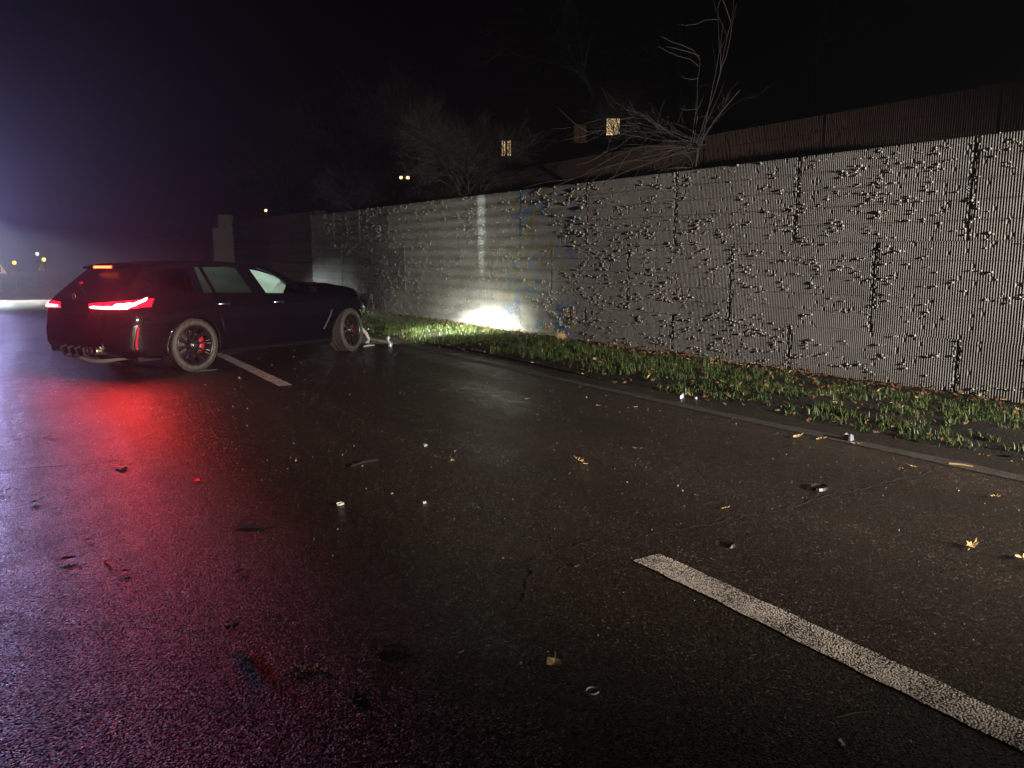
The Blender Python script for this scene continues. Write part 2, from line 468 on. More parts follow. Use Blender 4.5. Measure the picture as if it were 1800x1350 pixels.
def rib_block(s0, s1, z0, z1, seed, fine):
    """one course of a panel: heightfield of vertical ribs with chipped places"""
    if fine:
        nr = max(3, int(round((s1 - s0) / RIB))); w = (s1 - s0) / nr
        us = (s0 + w * np.arange(nr)[:, None] + w * np.array([0.0, 0.20, 0.42, 0.50, 0.92])[None, :]).ravel(); us = np.r_[us, s1]
        prof = np.tile([0.006, 0.0, 0.0005, 0.015, 0.015], nr); prof = np.r_[prof, 0.0]
        rid = np.r_[np.repeat(np.arange(nr), 5), nr]
        nz = 9 if s0 < 10 else 3
    else:
        nu = max(4, int((s1 - s0) / 0.055)); us = np.linspace(s0, s1, nu + 1); prof = np.zeros(nu + 1); rid = np.arange(nu + 1); nz = 5
    cg = 0.0020 if s0 < 10 else 0.0003
    vs = np.linspace(z0 + cg, z1 - cg, nz)
    U, Vv = np.meshgrid(us, vs); D = np.tile(prof, (nz, 1))
    rn = RS.rand(nz, rid.max() + 1)[:, rid]
    cl = vnoise(U * 9.0, Vv * 24 + seed, 17) * .7 + .3 * vnoise(U * 1.7, Vv * 5, 18)
    chip = (rn < 0.03) & (cl > 0.52)
    D = np.where(chip, np.maximum(D, 0.016), D)
    D = D + 0.003 * (vnoise(U * .8, Vv * 1.5, 5) - 0.5)
    if not fine: D = D + 0.006 * (RS.rand(*D.shape) - .3) * (cl > 0.45)
    # ragged ends at the vertical joints
    edge = np.minimum(U - s0, s1 - U) < 0.028
    D = np.where(edge & (RS.rand(*D.shape) < 0.35), D + 0.015, D)
    Z = Vv * hscale(U)
    # front sheet + returns to the back at all four sides
    P = np.stack([7.91 + TX * U + NX * D, TY * U + NY * D, Z], -1)
    B = 0.10
    n2 = U.shape[1]
    V = [P.reshape(-1, 3)]; F = []
    a = (np.arange(nz - 1)[:, None] * n2 + np.arange(n2 - 1)[None, :]).ravel()
    F.append(np.stack([a, a + 1, a + n2 + 1, a + n2], -1))
    off = nz * n2

    def side(idx):
        nonlocal off
        p = V[0][idx]; q = p + np.array([NX, NY, 0]) * B
        V.append(q); k = np.arange(len(idx) - 1)
        F.append(np.stack([idx[:-1], idx[1:], off + k + 1, off + k], -1)); off += len(idx)
    top = (nz - 1) * n2 + np.arange(n2)
    side(np.arange(n2)); side(top); side(np.arange(nz) * n2); side(np.arange(nz) * n2 + n2 - 1)
    return np.concatenate(V) - np.array(WO)[None, :], np.concatenate(F)[:, ::-1]


gap = 0.034
stones = []
for row, (za, zb) in enumerate(ROW_Z):
    J = J2 if row == 1 else J1
    for i in range(len(J) - 1):
        s0, s1 = J[i] + (gap / 2 if i else 0), J[i + 1] - gap / 2
        # backing slab
        b = MB(); zt = zb - 0.004 if row < 2 else zb - 0.012
        vs = []
        for z in (za, zt):
            bk = 0.085 if J[i] < 9 else 0.03
            for (s, o_) in ((J[i], bk), (J[i + 1], bk), (J[i + 1], 0.30), (J[i], 0.30)):
                p = Vector(wp(s, o_, z * hscale(s))) - WO; vs.append(p)
        b.add(vs, [(0, 1, 5, 4), (1, 2, 6, 5), (2, 3, 7, 6), (3, 0, 4, 7), (4, 5, 6, 7), (3, 2, 1, 0)])
        panel = b.build('wall_panel', M['wallback'], wall)
        nc = 3 if row == 0 else 5
        zz = np.linspace(za, zb, nc + 1)
        for c in range(nc):
            V, F = rib_block(s0, s1, zz[c], zz[c + 1], row * 31 + i * 7 + c, s0 < 19)
            link('ribbed_course', np_mesh('ribbed_course', V, F, M['wall']), panel)
        stones.append((s0, s1, za, zb, nc))

# chips and small stones standing proud of the ribs (uncountable)
SV = []; SF = []; nb = 0
oct_ = np.array([(1, 0, 0), (-1, 0, 0), (0, 1, 0), (0, -1, 0), (0, 0, 1), (0, 0, -1)], float)
octf = np.array([(0, 2, 4), (2, 1, 4), (1, 3, 4), (3, 0, 4), (2, 0, 5), (1, 2, 5), (3, 1, 5), (0, 3, 5)])


def stone(s, z, r, out):
    global nb
    p = np.array(wp(s, -out, z)) - np.array(WO)
    v = oct_ * (np.array([r * 1.0, r * 0.8, r]) * RS.uniform(0.7, 1.25, (6, 3)))
    a = RS.uniform(0, 6.3); v = v @ np.array([[math.cos(a), math.sin(a), 0], [-math.sin(a), math.cos(a), 0], [0, 0, 1]])
    SV.append(v + p); SF.append(octf + nb); nb += 6


for (s0, s1, za, zb, nc) in stones:
    area = (s1 - s0) * (zb - za)
    n = int(area * (420 if s0 < 13 else 330))
    S = RS.uniform(s0, s1, n); Zr = RS.uniform(max(za, 0.02), zb, n)
    dens = vnoise(S * 6.5, Zr * 17, 40) * 0.55 + vnoise(S * 1.1, Zr * 2.4, 41) * 0.22 + RS.rand(n) * .33
    # more in the lower half of each course
    fr = ((Zr - za) / ((zb - za) / nc)) % 1.0
    keep = dens - 0.02 * fr > 0.705
    for s, z in zip(S[keep], Zr[keep]):
        z *= hscale(s); r = RS.uniform(0.007, 0.016) * (1.0 if s0 < 10 else 1.45) * (1.3 if RS.rand() < .15 else 1)
        stone(s, z, r, RS.uniform(0.0, 0.016) * (1.0 if s0 < 10 else 1.8))
    for z in np.arange(max(za, 0), zb, 0.028):            # ragged bits at the joints
        if RS.rand() < 0.26: stone(s1 + RS.uniform(-0.03, 0.0), z * hscale(s1), RS.uniform(0.008, 0.016), RS.uniform(-0.006, 0.008))
        if RS.rand() < 0.16: stone(s0 + RS.uniform(0.0, 0.03), z * hscale(s0), RS.uniform(0.007, 0.014), RS.uniform(-0.006, 0.006))
o = link('stone_chips', np_mesh('stone_chips', np.concatenate(SV), np.concatenate(SF), M['stone']), wall); o['kind'] = 'stuff'

# ------------------------------------------------------------------ terrace, upper tier, far wall


def plate_between(name, s0, s1, o0, o1, zf0, zf1, m, parent, n=12, org=None):
    b = MB(); org = org or Vector((0, 0, 0)); rows = []
    for i in range(n + 1):
        s = s0 + (s1 - s0) * i / n
        rows.append([Vector(wp(s, o0, zf0(s))) - org, Vector(wp(s, o1, zf1(s))) - org])
    b.grid(rows); return b.build(name, m, parent)


ter = plate_between('terrace', -6, 29, 0.28, 1.55, lambda s: 2.50 * hscale(s), lambda s: 2.62 * hscale(s), M['hill'], None, 20); tag(ter, kind='structure')


def topz(s): return 3.40 + 0.0215 * (s - 4)


upper = empty('upper_retaining_wall', wp(3.0, 1.5, 2.6)); UO = Vector(wp(3.0, 1.5, 2.6))
tag(upper, 'dark ribbed upper wall tier set back above the grey retaining wall', 'wall')
JU = [0.2, 2.6, 5.0, 7.4, 9.8, 12.6, 15.0, 17.6, 20.0, 22.6, 25.2, 28.0, 31.2]
for i in range(len(JU) - 1):
    s0, s1 = JU[i], JU[i + 1]
    b = MB()
    nseg = 4
    zl = lambda s: 2.45 * hscale(s)
    b_ = []
    for side_o in (1.53, 1.72):
        for z in (zl, lambda s: topz(s) - 0.01):
            b_.append([Vector(wp(s, side_o, z(s))) - UO for s in (s0, s1)])
    (f0, f1), (f2, f3), (g0, g1), (g2, g3) = b_
    b.add([f0, f1, f3, f2, g0, g1, g3, g2], [(0, 1, 2, 3), (1, 5, 6, 2), (5, 4, 7, 6), (4, 0, 3, 7), (3, 2, 6, 7)])
    panel = b.build('wall_panel', M['wallback'], upper)
    for c in range(4):
        fine = s0 < 10
        if fine:
            nr = int((s1 - s0) / 0.03); w = (s1 - s0 - .01) / nr
            us = (s0 + .005 + w * np.arange(nr)[:, None] + w * np.array([0, .45, .55, .95])[None, :]).ravel(); pr = np.tile([0, 0, .01, .01], nr)
        else:
            us = np.linspace(s0 + .005, s1 - .005, 20); pr = np.zeros(20)
        nz = 4; t = np.linspace(c / 4 + .004, (c + 1) / 4 - .004, nz)
        U, T = np.meshgrid(us, t); lo = 2.45 * (1 + 0.0098 * (U - 4)); hi = 3.40 + 0.0215 * (U - 4)
        Z = lo + (hi - lo) * T; D = 1.5 + np.tile(pr, (nz, 1)) + 0.010 * (RS.rand(*U.shape) < .06)
        P = np.stack([7.91 + TX * U + NX * D, TY * U + NY * D, Z], -1).reshape(-1, 3) - np.array(UO)
        n2 = len(us); a = (np.arange(nz - 1)[:, None] * n2 + np.arange(n2 - 1)[None, :]).ravel()
        link('ribbed_course', np_mesh('ribbed_course', P, np.stack([a, a + n2, a + n2 + 1, a + 1], -1), M['upper']), panel)

# ground of the bank rising behind both tiers


def hillz(X, Y):
    off = (X - 7.91 - 0.03 * Y)
    base = 3.30 + 0.020 * (Y - 4)
    return np.where(off < 1.7, base - 0.15, base - 0.1 + np.clip((off - 1.7) * 0.16, 0, 5.0)) + 0.25 * (vnoise(X * .5, Y * .5, 9) - .5) * np.clip((off - 1.7) / 3, 0, 1)


hx = 7.91
ys = np.linspace(-10, 120, 90); offs = np.r_[1.6, 1.75, 2.2, 3, 4, 6, 9, 13, 20, 35, 60]
OO, YY = np.meshgrid(offs, ys); XX = hx + 0.03 * YY + OO
V = np.stack([XX, YY, hillz(XX, YY)], -1).reshape(-1, 3); n2 = len(offs); a = (np.arange(len(ys) - 1)[:, None] * n2 + np.arange(n2 - 1)[None, :]).ravel()
hill = link('hillside', np_mesh('hillside', V, np.stack([a, a + 1, a + n2 + 1, a + n2], -1), M['hill'], True)); tag(hill, kind='structure')

# older smooth wall beyond the ribbed one
far = empty('old_concrete_wall', wp(29.2, 0.35, 0)); FO = Vector(wp(29.2, 0.35, 0))
tag(far, 'stained brown older concrete wall continuing beyond the ribbed wall', 'wall')
nC = 9
for c in range(nC):
    for (sa, sb) in ((28.93, 33), (33, 37.2), (37.2, 41.6), (41.6, 46.0)):
        b = MB(); vs = []
        for s in (sa + .01, sb - .01):
            H = 3.45 + (s - 28.9) * 0.030
            for k in (c / nC, (c + 1) / nC - 0.006):
                for o_ in (0.22 + RS.uniform(-.008, .008), 0.6):
                    vs.append(Vector(wp(s, o_, k * H)) - FO)
        b.add(vs, [(0, 4, 6, 2), (1, 3, 7, 5), (2, 6, 7, 3), (0, 1, 5, 4), (0, 2, 3, 1), (4, 5, 7, 6)])
        b.build('concrete_board', M['farwall'], far)
pier = empty('concrete_pier', wp(46.5, -0.3, 0)); PO = Vector(wp(46.5, -0.3, 0))
tag(pier, 'pale grey concrete pier at the end of the stained brown wall', 'pier')
b = MB(); b.box((0.0, 0, 1.75), (1.15, 1.0, 3.55)); b.build('shaft', M['pale'], pier)
b = MB(); b.box((0.12, 0, 3.90), (0.72, 0.8, 0.76)); b.build('cap_block', M['pale'], pier)
bw = empty('brown_abutment', wp(47.2, -0.3, 0)); BO = Vector(wp(47.2, -0.3, 0))
tag(bw, 'rust brown abutment wall running on behind the pale pier', 'wall')
for k in range(6):
    b = MB(); b.box(Vector(wp(49.4 + 4.4 * k, -0.22 + RS.uniform(-.01, .01), 2.02)) - BO, (0.5, 4.38, 4.05)); b.build('concrete_panel', M['farwall'], bw)
b = MB(); b.box(Vector(wp(60.4, -0.22, 4.18)) - BO, (0.62, 26.6, 0.26)); b.build('coping', M['farwall'], bw)

# ------------------------------------------------------------------ the crashed car
CAR_POS = (1.24, 11.44, 0.0)
car = empty('crashed_car', CAR_POS, R(27.0))
tag(car, 'black estate car with smashed front, glowing tail lights and deployed airbags', 'car')
car_inv = (Matrix.Translation(CAR_POS) @ Matrix.Rotation(R(27.0), 4, 'Z'))


def cworld(p): return car_inv @ Vector(p)


def ip(x, pts):
    xs, ys = zip(*pts); return np.interp(x, xs, ys)


def smooth_ip(x, pts, w=0.06):
    return sum(ip(x + d * w, pts) for d in (-1.5, -1, -.5, 0, .5, 1, 1.5)) / 7


W_ = [(-1.06, .60), (-1.04, .66), (-.98, .755), (-.9, .825), (-.78, .885), (-.6, .925), (-.35, .952), (0, .958), (.35, .945), (.6, .922), (1.0, .908), (1.7, .906), (2.2, .915), (2.5, .935), (2.86, .945), (3.1, .925), (3.25, .88), (3.36, .80), (3.46, .60)]
Z0_ = [(-1.06, .40), (-.98, .31), (-.8, .25), (-.4, .20), (.0, .19), (2.4, .19), (2.7, .24), (2.9, .34), (3.2, .50), (3.46, .62)]
Z1_ = [(-1.06, .95), (-.7, .985), (0, .99), (1, .968), (1.95, .945), (2.3, .955), (2.9, .935), (3.2, .90), (3.35, .86), (3.46, .80)]
CR_ = [(-1.06, .005), (1.9, .01), (2.05, .05), (2.30, .135), (2.75, .155), (3.05, .165), (3.25, .15), (3.38, .11), (3.46, .06)]


def kz(z):
    return ip(z, [(.0, .86), (.30, .90), (.38, 1.0), (.61, 1.0), (.645, .975), (.68, .925), (.80, .915), (.90, .90), (.99, .80)])


def section(x, crumple=True):
    w = float(smooth_ip(x, W_, .03)); z0 = float(ip(x, Z0_)); z1 = float(smooth_ip(x, Z1_)); cr = float(smooth_ip(x, CR_, .04)); H = z1 - z0
    fl = max(0, 1 - abs(x) / .55) + max(0, 1 - abs(x - 2.857) / .55)   # flared arches
    pts = [(0, z0), (.45, z0), (.80, z0), (.925, z0 + .03), (.965, z0 + .09), (.962, z0 + .17), (.975 + .006 * fl, z0 + .30 * H), (.992, z0 + .48 * H), (1.0, z0 + .62 * H), (.992, z0 + .72 * H), (.972, z0 + .83 * H), (.945, z0 + .93 * H), (.905, z1), (.80, z1 + cr * .45), (.62, z1 + cr * .80), (.40, z1 + cr * .95), (.18, z1 + cr), (0, z1 + cr)]
    out = []
    for (a, z) in pts:
        y = a * w; xx = x
        if x < -.45: xx = -.45 + (x + .45) * float(kz(z))
        if x > 2.25 and crumple:
            k = min(1, (x - 2.25) / .5)
            z += k * (.012 * math.sin(x * 13 + y * 7) + .008 * math.sin(y * 19 - x * 8)) * (1 if z > .8 else .25)
            y += k * .012 * math.sin(z * 23 + x * 15)
        out.append((xx, y, z))
    return out


xs = list(np.r_[np.array([-1.06, -1.05, -1.03, -1.0, -.96, -.92, -.87, -.82, -.76, -.69, -.62, -.55, -.47]), np.arange(-.38, 3.44, .075), 3.46])
secs = []
for x in xs:
    right = section(x); ring = [(p[0], -p[1], p[2]) for p in right] + [(p[0], p[1] * 1.0, p[2]) for p in reversed(right[1:-1])]
    secs.append(ring)
n = len(secs[0]); b = MB()
b.add([p for r in secs for p in r], [(i * n + k, i * n + (k + 1) % n, (i + 1) * n + (k + 1) % n, (i + 1) * n + k) for i in range(len(secs) - 1) for k in range(n)] + [tuple(range(n)), tuple(reversed(range((len(secs) - 1) * n, len(secs) * n)))])
body = b.build('body', M['paintcar'], car, smooth=True)
cut = MB()
for ax in (0.0, 2.857):
    for sgn in (-1, 1):
        k = 44; rr = 0.372
        vs = [(ax + rr * math.cos(2 * PI * q / k), yy, .335 + rr * math.sin(2 * PI * q / k)) for yy in (sgn * .60, sgn * 1.2) for q in range(k)]
        cut.add(vs, [(q, (q + 1) % k, k + (q + 1) % k, k + q) for q in range(k)] + [tuple(range(k)), tuple(range(k, 2 * k))])
cutter = cut.build('arch_cutter', M['underside'])
cutter.parent = car
md = body.modifiers.new('arches', 'BOOLEAN'); md.object = cutter; md.operation = 'DIFFERENCE'; md.solver = 'EXACT'
bpy.context.view_layer.update()
dg = bpy.context.evaluated_depsgraph_get()
nm = bpy.data.meshes.new_from_object(body.evaluated_get(dg)); body.modifiers.clear(); body.data = nm; nm.name = 'body'
bpy.data.objects.remove(cutter)
# sharpen the arch edges
bmx = bmesh.new(); bmx.from_mesh(nm)
for e_ in bmx.edges:
    if len(e_.link_faces) == 2 and e_.calc_face_angle(0) > R(38): e_.smooth = False
bmx.to_mesh(nm); bmx.free()


def side_pt(x, v, out=0.004):
    """right flank: v runs 0 (sill) .. 1 (shoulder) over section points 5..11"""
    s = section(x, False)[5:12]; f = v * (len(s) - 1); i = min(int(f), len(s) - 2); f -= i
    p = [s[i][k] * (1 - f) + s[i + 1][k] * f for k in range(3)]
    return (p[0], p[1] + out, p[2])


def flank_panel(name, x0, x1, sgn, v0=0.06, v1=1.0, parent=car, nx=16, nv=12, cutf=None, th=0.004, m='paintcar'):
    P = []
    for i in range(nx + 1):
        x = x0 + (x1 - x0) * i / nx; r = []
        for j in range(nv + 1):
            v = v0 + (v1 - v0) * j / nv; xq = x
            if cutf and i < nx:
                xm = cutf(v); xq = max(x, xm) if x0 < x1 else x
            e = min(i, nx - i, j, nv - j); q = side_pt(xq, v, th if e > 0 else -0.004)
            r.append((q[0], q[1] * sgn, q[2]))
        P.append(r)
    bb = MB(); bb.grid(P); return bb.build(name, M[m], parent, smooth=True)


def handle(parent, x, z, sgn):
    yb = -(float(smooth_ip(x, W_, .03)) * .985) * 1.0
    bb = MB(); bb.tube([(x - .11, sgn * -yb * 0 + sgn * (-yb) * 1.0, z), (x - .09, sgn * (-yb + .022), z + .004), (x, sgn * (-yb + .034), z + .006), (x + .08, sgn * (-yb + .024), z + .002), (x + .105, sgn * (-yb), z)], [.012, .016, .018, .016, .012], 10)
    return bb.build('handle', M['handle'], parent, smooth=True)


for sgn in (-1, 1):
    rd = flank_panel('door', .36, 1.235, sgn, cutf=lambda v: .36 + .16 * max(0, 1 - v * 1.6))
    handle(rd, .46, .855, sgn)
    fd = flank_panel('door', 1.25, 2.26, sgn)
    handle(fd, 1.42, .845, sgn)
    # sill skirt
    bb = MB(); bb.grid([[(x, sgn * (side_pt(x, 0)[1] + dy), .19 + dz) for (dy, dz) in ((-.06, -.02), (.012, -.005), (.018, .03), (.0, .06))] for x in np.linspace(.40, 2.45, 14)])
    bb.build('sill_skirt', M['glossblack'], car, smooth=True)
    # arch lips
    for ax in (0.0, 2.857):
        yo = float(smooth_ip(ax, W_, .03)); bb = MB(); P = []
        a0, a1 = (-8, 188)
        for k in range(33):
            a = R(a0 + (a1 - a0) * k / 32); row = []
            for (rr, oy) in ((.372, -.05), (.374, .004), (.392, .010), (.412, -.004)):
                xx = ax + rr * math.cos(a); zz = .335 + rr * math.sin(a); sec = section(xx, False)
                yl = np.interp(zz, [p[2] for p in sec[3:12]], [p[1] for p in sec[3:12]])
                row.append((xx, sgn * (yl + oy), zz))
            P.append(row)
        bb.grid(P); bb.build('arch_lip', M['paintcar'], car, smooth=True)
# fender vent slash and its recess (right and left)
for sgn in (-1, 1):
    bb = MB(); P = []
    for (x, z) in ((2.30, .40), (2.36, .50), (2.415, .60), (2.455, .69)):
        y = np.interp(z, [p[2] for p in section(x, False)[3:12]], [p[1] for p in section(x, False)[3:12]])
        P.append([(x - .016, sgn * (y + .002), z), (x, sgn * (y + .014), z), (x + .016, sgn * (y + .002), z)])
    bb.grid(P); bb.build('fender_vent_blade', M['rimdark'], car)

# greenhouse ---------------------------------------------------------------
G_ = [(-.95, .84), (-.8, .875), (-.4, .955), (.2, 1), (1.2, 1), (1.7, .985), (2.15, .95)]


def gy(x, z): return (.845 - .235 * (z - .93) / .48) * float(ip(x, G_))


OUT = [(-.885, .955), (2.13, .925), (2.10, .955), (1.95, 1.065), (1.75, 1.19), (1.55, 1.285), (1.35, 1.345), (1.1, 1.385), (.7, 1.405), (.3, 1.405), (-.05, 1.388), (-.28, 1.36), (-.43, 1.33), (-.66, 1.15)]
WIN = dict(front=[(1.275, .978), (1.93, .958), (1.77, 1.085), (1.60, 1.195), (1.42, 1.29), (1.27, 1.333), (1.12, 1.345)],
           rear=[(.45, 1.005), (1.055, .988), (.91, 1.355), (.365, 1.355)],
           light=[(.255, 1.012), (.415, 1.007), (.325, 1.352), (.245, 1.345)],
           quarter=[(-.36, 1.075), (.10, 1.02), (.145, 1.34), (-.14, 1.315), (-.30, 1.235)])


def dense(poly, step=.07):
    out = []
    for i, p in enumerate(poly):
        q = poly[(i + 1) % len(poly)]; L = math.hypot(q[0] - p[0], q[1] - p[1]); k = max(1, int(L / step))
        out += [(p[0] + (q[0] - p[0]) * j / k, p[1] + (q[1] - p[1]) * j / k) for j in range(k)]
    return out


for sgn in (-1, 1):
    bm = bmesh.new(); edges = []
    for poly in [OUT] + list(WIN.values()):
        vs = [bm.verts.new((x, 0, z)) for x, z in dense(poly)]
        edges += [bm.edges.new((vs[i], vs[(i + 1) % len(vs)])) for i in range(len(vs))]
    bmesh.ops.triangle_fill(bm, use_beauty=True, use_dissolve=False, edges=edges, normal=(0, -1, 0))
    for v in bm.verts: v.co.y = sgn * gy(v.co.x, v.co.z)
    bmesh.ops.recalc_face_normals(bm, faces=bm.faces)
    r = bmesh.ops.extrude_face_region(bm, geom=list(bm.faces))
    for v in [g for g in r['geom'] if isinstance(g, bmesh.types.BMVert)]: v.co.y -= sgn * .03
    bmesh.ops.recalc_face_normals(bm, faces=bm.faces)
    me = bpy.data.meshes.new('window_frame'); bm.to_mesh(me); bm.free(); me.materials.append(M['paintcar'])
    fr = link('window_frame', me, car)
    for nm_, poly in WIN.items():
        bb = MB(); pts = [(x, sgn * (gy(x, z) - .012), z) for x, z in dense(poly, .2)]; bb.add(pts, [tuple(range(len(pts)))])
        bb.build('side_window', M['glass'] if nm_ == 'front' else (M['dark_glass'] if nm_ == 'quarter' else M['tint']), car)
    # bright window-edge trim along the rear door seam
    bb = MB(); bb.tube([(1.075, sgn * (gy(1.07, .99) + .003), .985), (.94, sgn * (gy(.94, 1.33) + .003), 1.35)], .005, 5); bb.build('pillar_trim', M['glossblack'], fr)
    bb = MB(); bb.tube([(.165, sgn * (gy(.17, 1.0) + .003), 1.0), (.195, sgn * (gy(.19, 1.36) + .003), 1.36)], .005, 5); bb.build('pillar_trim', M['glossblack'], fr)
    # mirror
    bb = MB(); c = Vector((1.93, sgn * 1.0, 1.02)); P = []
    for i in range(7):
        a = i / 6; w = math.sin(PI * min(1, .12 + a * .88)) ** .6
        P.append([c + Vector((-.05 + .12 * a, sgn * .10 * math.cos(q), .065 * w * math.sin(q) + .0)) * (1 if a < 1 else .6) for q in np.linspace(0, 2 * PI, 13)])
    bb.grid(P); bb.tube([c + Vector((0, -sgn * .06, -.03)), Vector((1.97, sgn * .86, .955))], .02, 6); bb.build('door_mirror', M['glossblack'], car, smooth=True)

# roof skin
P = []
RX = [(-.43, 1.33), (-.28, 1.36), (-.05, 1.388), (.3, 1.405), (.7, 1.405), (1.1, 1.385), (1.35, 1.345)]
for x in np.linspace(-.43, 1.36, 26):
    z = float(smooth_ip(x, RX, .08)); w = gy(x, z); row = []
    for a in np.linspace(-1, 1, 19):
        row.append((x, a * w, z + .036 * (1 - abs(a) ** 3.2) - .004 * (abs(a) > .99)))
    P.append(row)
bb = MB(); bb.grid(P); roof = bb.build('roof', M['paintcar'], car, smooth=True)
# windscreen (cracked, pushed) and rear screen
P = []
for t in np.linspace(0, 1, 9):
    x0 = 1.36 + t * .72; z0 = float(ip(x0, [(1.35, 1.37), (1.55, 1.30), (1.75, 1.205), (1.95, 1.08), (2.10, .97)])); w = gy(x0, z0)
    P.append([(x0 + .16 * (1 - (a * a)), a * w, z0 + .03 * (1 - a * a)) for a in np.linspace(-1, 1, 13)])
bb = MB(); bb.grid(P); bb.build('windscreen', M['tint'], car, smooth=True)
P = []
for t in np.linspace(0, 1, 8):
    x0 = -.44 - t * .44; z0 = 1.33 - t * .37; w = gy(x0, z0)
    P.append([(x0 - .07 * (1 - a * a), a * w, z0 + .005) for a in np.linspace(-1, 1, 13)])
bb = MB(); bb.grid(P); bb.build('rear_screen', M['rear_glass'], car, smooth=True)
# roof spoiler + third brake light
P = []
for (dx, dz) in ((.12, .055), (-.02, .047), (-.12, .022), (-.125, .004), (-.02, -.01), (.05, -.012)):
    P.append([(-.42 + dx - .05 * (1 - a * a), a * .585, 1.325 + dz + .022 * (1 - a * a)) for a in np.linspace(-1, 1, 15)])
bb = MB(); bb.grid(P); sp = bb.build('roof_spoiler', M['paintcar'], car, smooth=True)
bb = MB(); bb.grid([[(-.42 + dx - .05 * (1 - (a * .22 / .6) ** 2), a * .20 + .03, 1.325 + dz) for a in np.linspace(-1, 1, 11)] for (dx, dz) in ((-.1275, .034), (-.140, .030), (-.141, .008), (-.1275, .004))])
bb.build('brake_light', M['led3'], sp)
bb = MB(); bb.tube([(-.72, .30, 1.145), (-.765, .30, 1.13)], .022, 10); bb.build('wiper_cap', M['redoff'], car)
bb = MB(); bb.tube([(-.755, .30, 1.13), (-.84, .10, 1.07), (-.90, -.08, 1.02)], [.012, .009, .006], 6); bb.build('rear_wiper', M['blackplastic'], car)

# tail: lamps follow the rear corner of the body


def rear_pt(th, z, out=.006):
    """point on the rear outline at height z; th = half-width coordinate -1..1 along the plan curve (right -1)"""
    s = abs(th); xs_ = np.r_[np.linspace(-1.06, -.9, 30), np.linspace(-.89, -.45, 40)]; ws = smooth_ip(xs_, W_, .03)
    k = float(kz(z)); zf = ip(z, [(.4, .985), (.62, 1.0), (.75, .985), (.85, .965), (.95, .935), (1.0, .905)])
    xx = -.45 + (xs_ + .45) * k; yy = ws * zf
    xx = np.r_[xx[0], xx]; yy = np.r_[0.0, yy]
    d = np.r_[0, np.cumsum(np.hypot(np.diff(xx), np.diff(yy)))]
    L = s * 1.30
    x = float(np.interp(L, d, xx)); y = float(np.interp(L, d, yy))
    # outward normal
    x2 = float(np.interp(L + .02, d, xx)); y2 = float(np.interp(L + .02, d, yy)); tx, ty = x2 - x, y2 - y; ln = math.hypot(tx, ty) or 1
    return (x - out * ty / ln, math.copysign(1, th) * (y + out * tx / ln), z)


for sgn in (-1, 1):
    # lens: long low lamp, taller at the outer end
    N = 22; P = []
    for i in range(N + 1):
        a = .24 + .64 * i / N
        lo = .845 + .0 * i + (.015 if i > 18 else 0); hi = .905 + .055 * (i / N)
        P.append([rear_pt(sgn * a, lo + (hi - lo) * t, o_) for t, o_ in ((0, .0), (.06, .016), (.5, .020), (.94, .016), (1, .0))])
    bb = MB(); bb.grid(P); lens = bb.build('tail_light', M['redlens'], car, smooth=True)
    # LED signature: inner bar, outer L with its hook
    def bar(path, h, name='led_bar'):
        bb = MB(); P = []
        for (a, z, hh) in path:
            hh *= 1.45; P.append([rear_pt(sgn * a, z - hh, .020), rear_pt(sgn * a, z - hh * .6, .030), rear_pt(sgn * a, z + hh * .6, .030), rear_pt(sgn * a, z + hh, .020)])
        bb.grid(P); return bb.build(name, M['led'], lens, smooth=True)
    bar([(.285 + .036 * i, .862, .009 if i else .004) for i in range(6)], 0)
    bar([(.47 + .03 * i, .862 + .000 * i, .010) for i in range(8)], 0)
    bar([(.68 + .018 * i, .868 + .0125 * i, .013) for i in range(8)], 0)
    bar([(.57 + .03 * i, .893 + .002 * i, (.009 if 0 < i < 5 else .003)) for i in range(6)], 0)
# number plate (blacked out), badge, bumper pieces
bb = MB(); P = [[(rear_pt(-.001 if a > 0 else .001, .85, .03)[0] - .012, -.055 - a * .30, z) for z in (.755, .945)] for a in np.linspace(-1, 1, 5)]
bb.grid(P); pl = bb.build('number_plate', M['plate'], car); mdp = pl.modifiers.new('thick', 'SOLIDIFY'); mdp.thickness = .012
bb = MB(); xb = rear_pt(.01, .985, .012)[0]
bb.lathe_y([(.0, .040), (-.006, .040), (-.008, .033), (-.006, .030), (-.005, .002)], 24); em = bb.build('emblem', M['emblem'], car, smooth=True); em.location = (xb - .02, 0.06, .985); em.rotation_euler = (0, 0, R(-90))
for sgn in (-1, 1):
    P = [[rear_pt(sgn * (.80 - .04 * t + d), .62 - .27 * t, .010 if abs(d) < .005 else .002) for d in (-.011, 0, .011)] for t in np.linspace(0, 1, 7)]
    bb = MB(); bb.grid(P); bb.build('rear_reflector', M['redoff'], car, smooth=True)
    P = [[rear_pt(sgn * (.765 - .04 * t + d), .64 - .30 * t, .005) for d in (-.012, .0, .012)] for t in np.linspace(0, 1, 7)]
    bb = MB(); bb.grid(P); bb.build('bumper_crease', M['glossblack'], car, smooth=True)
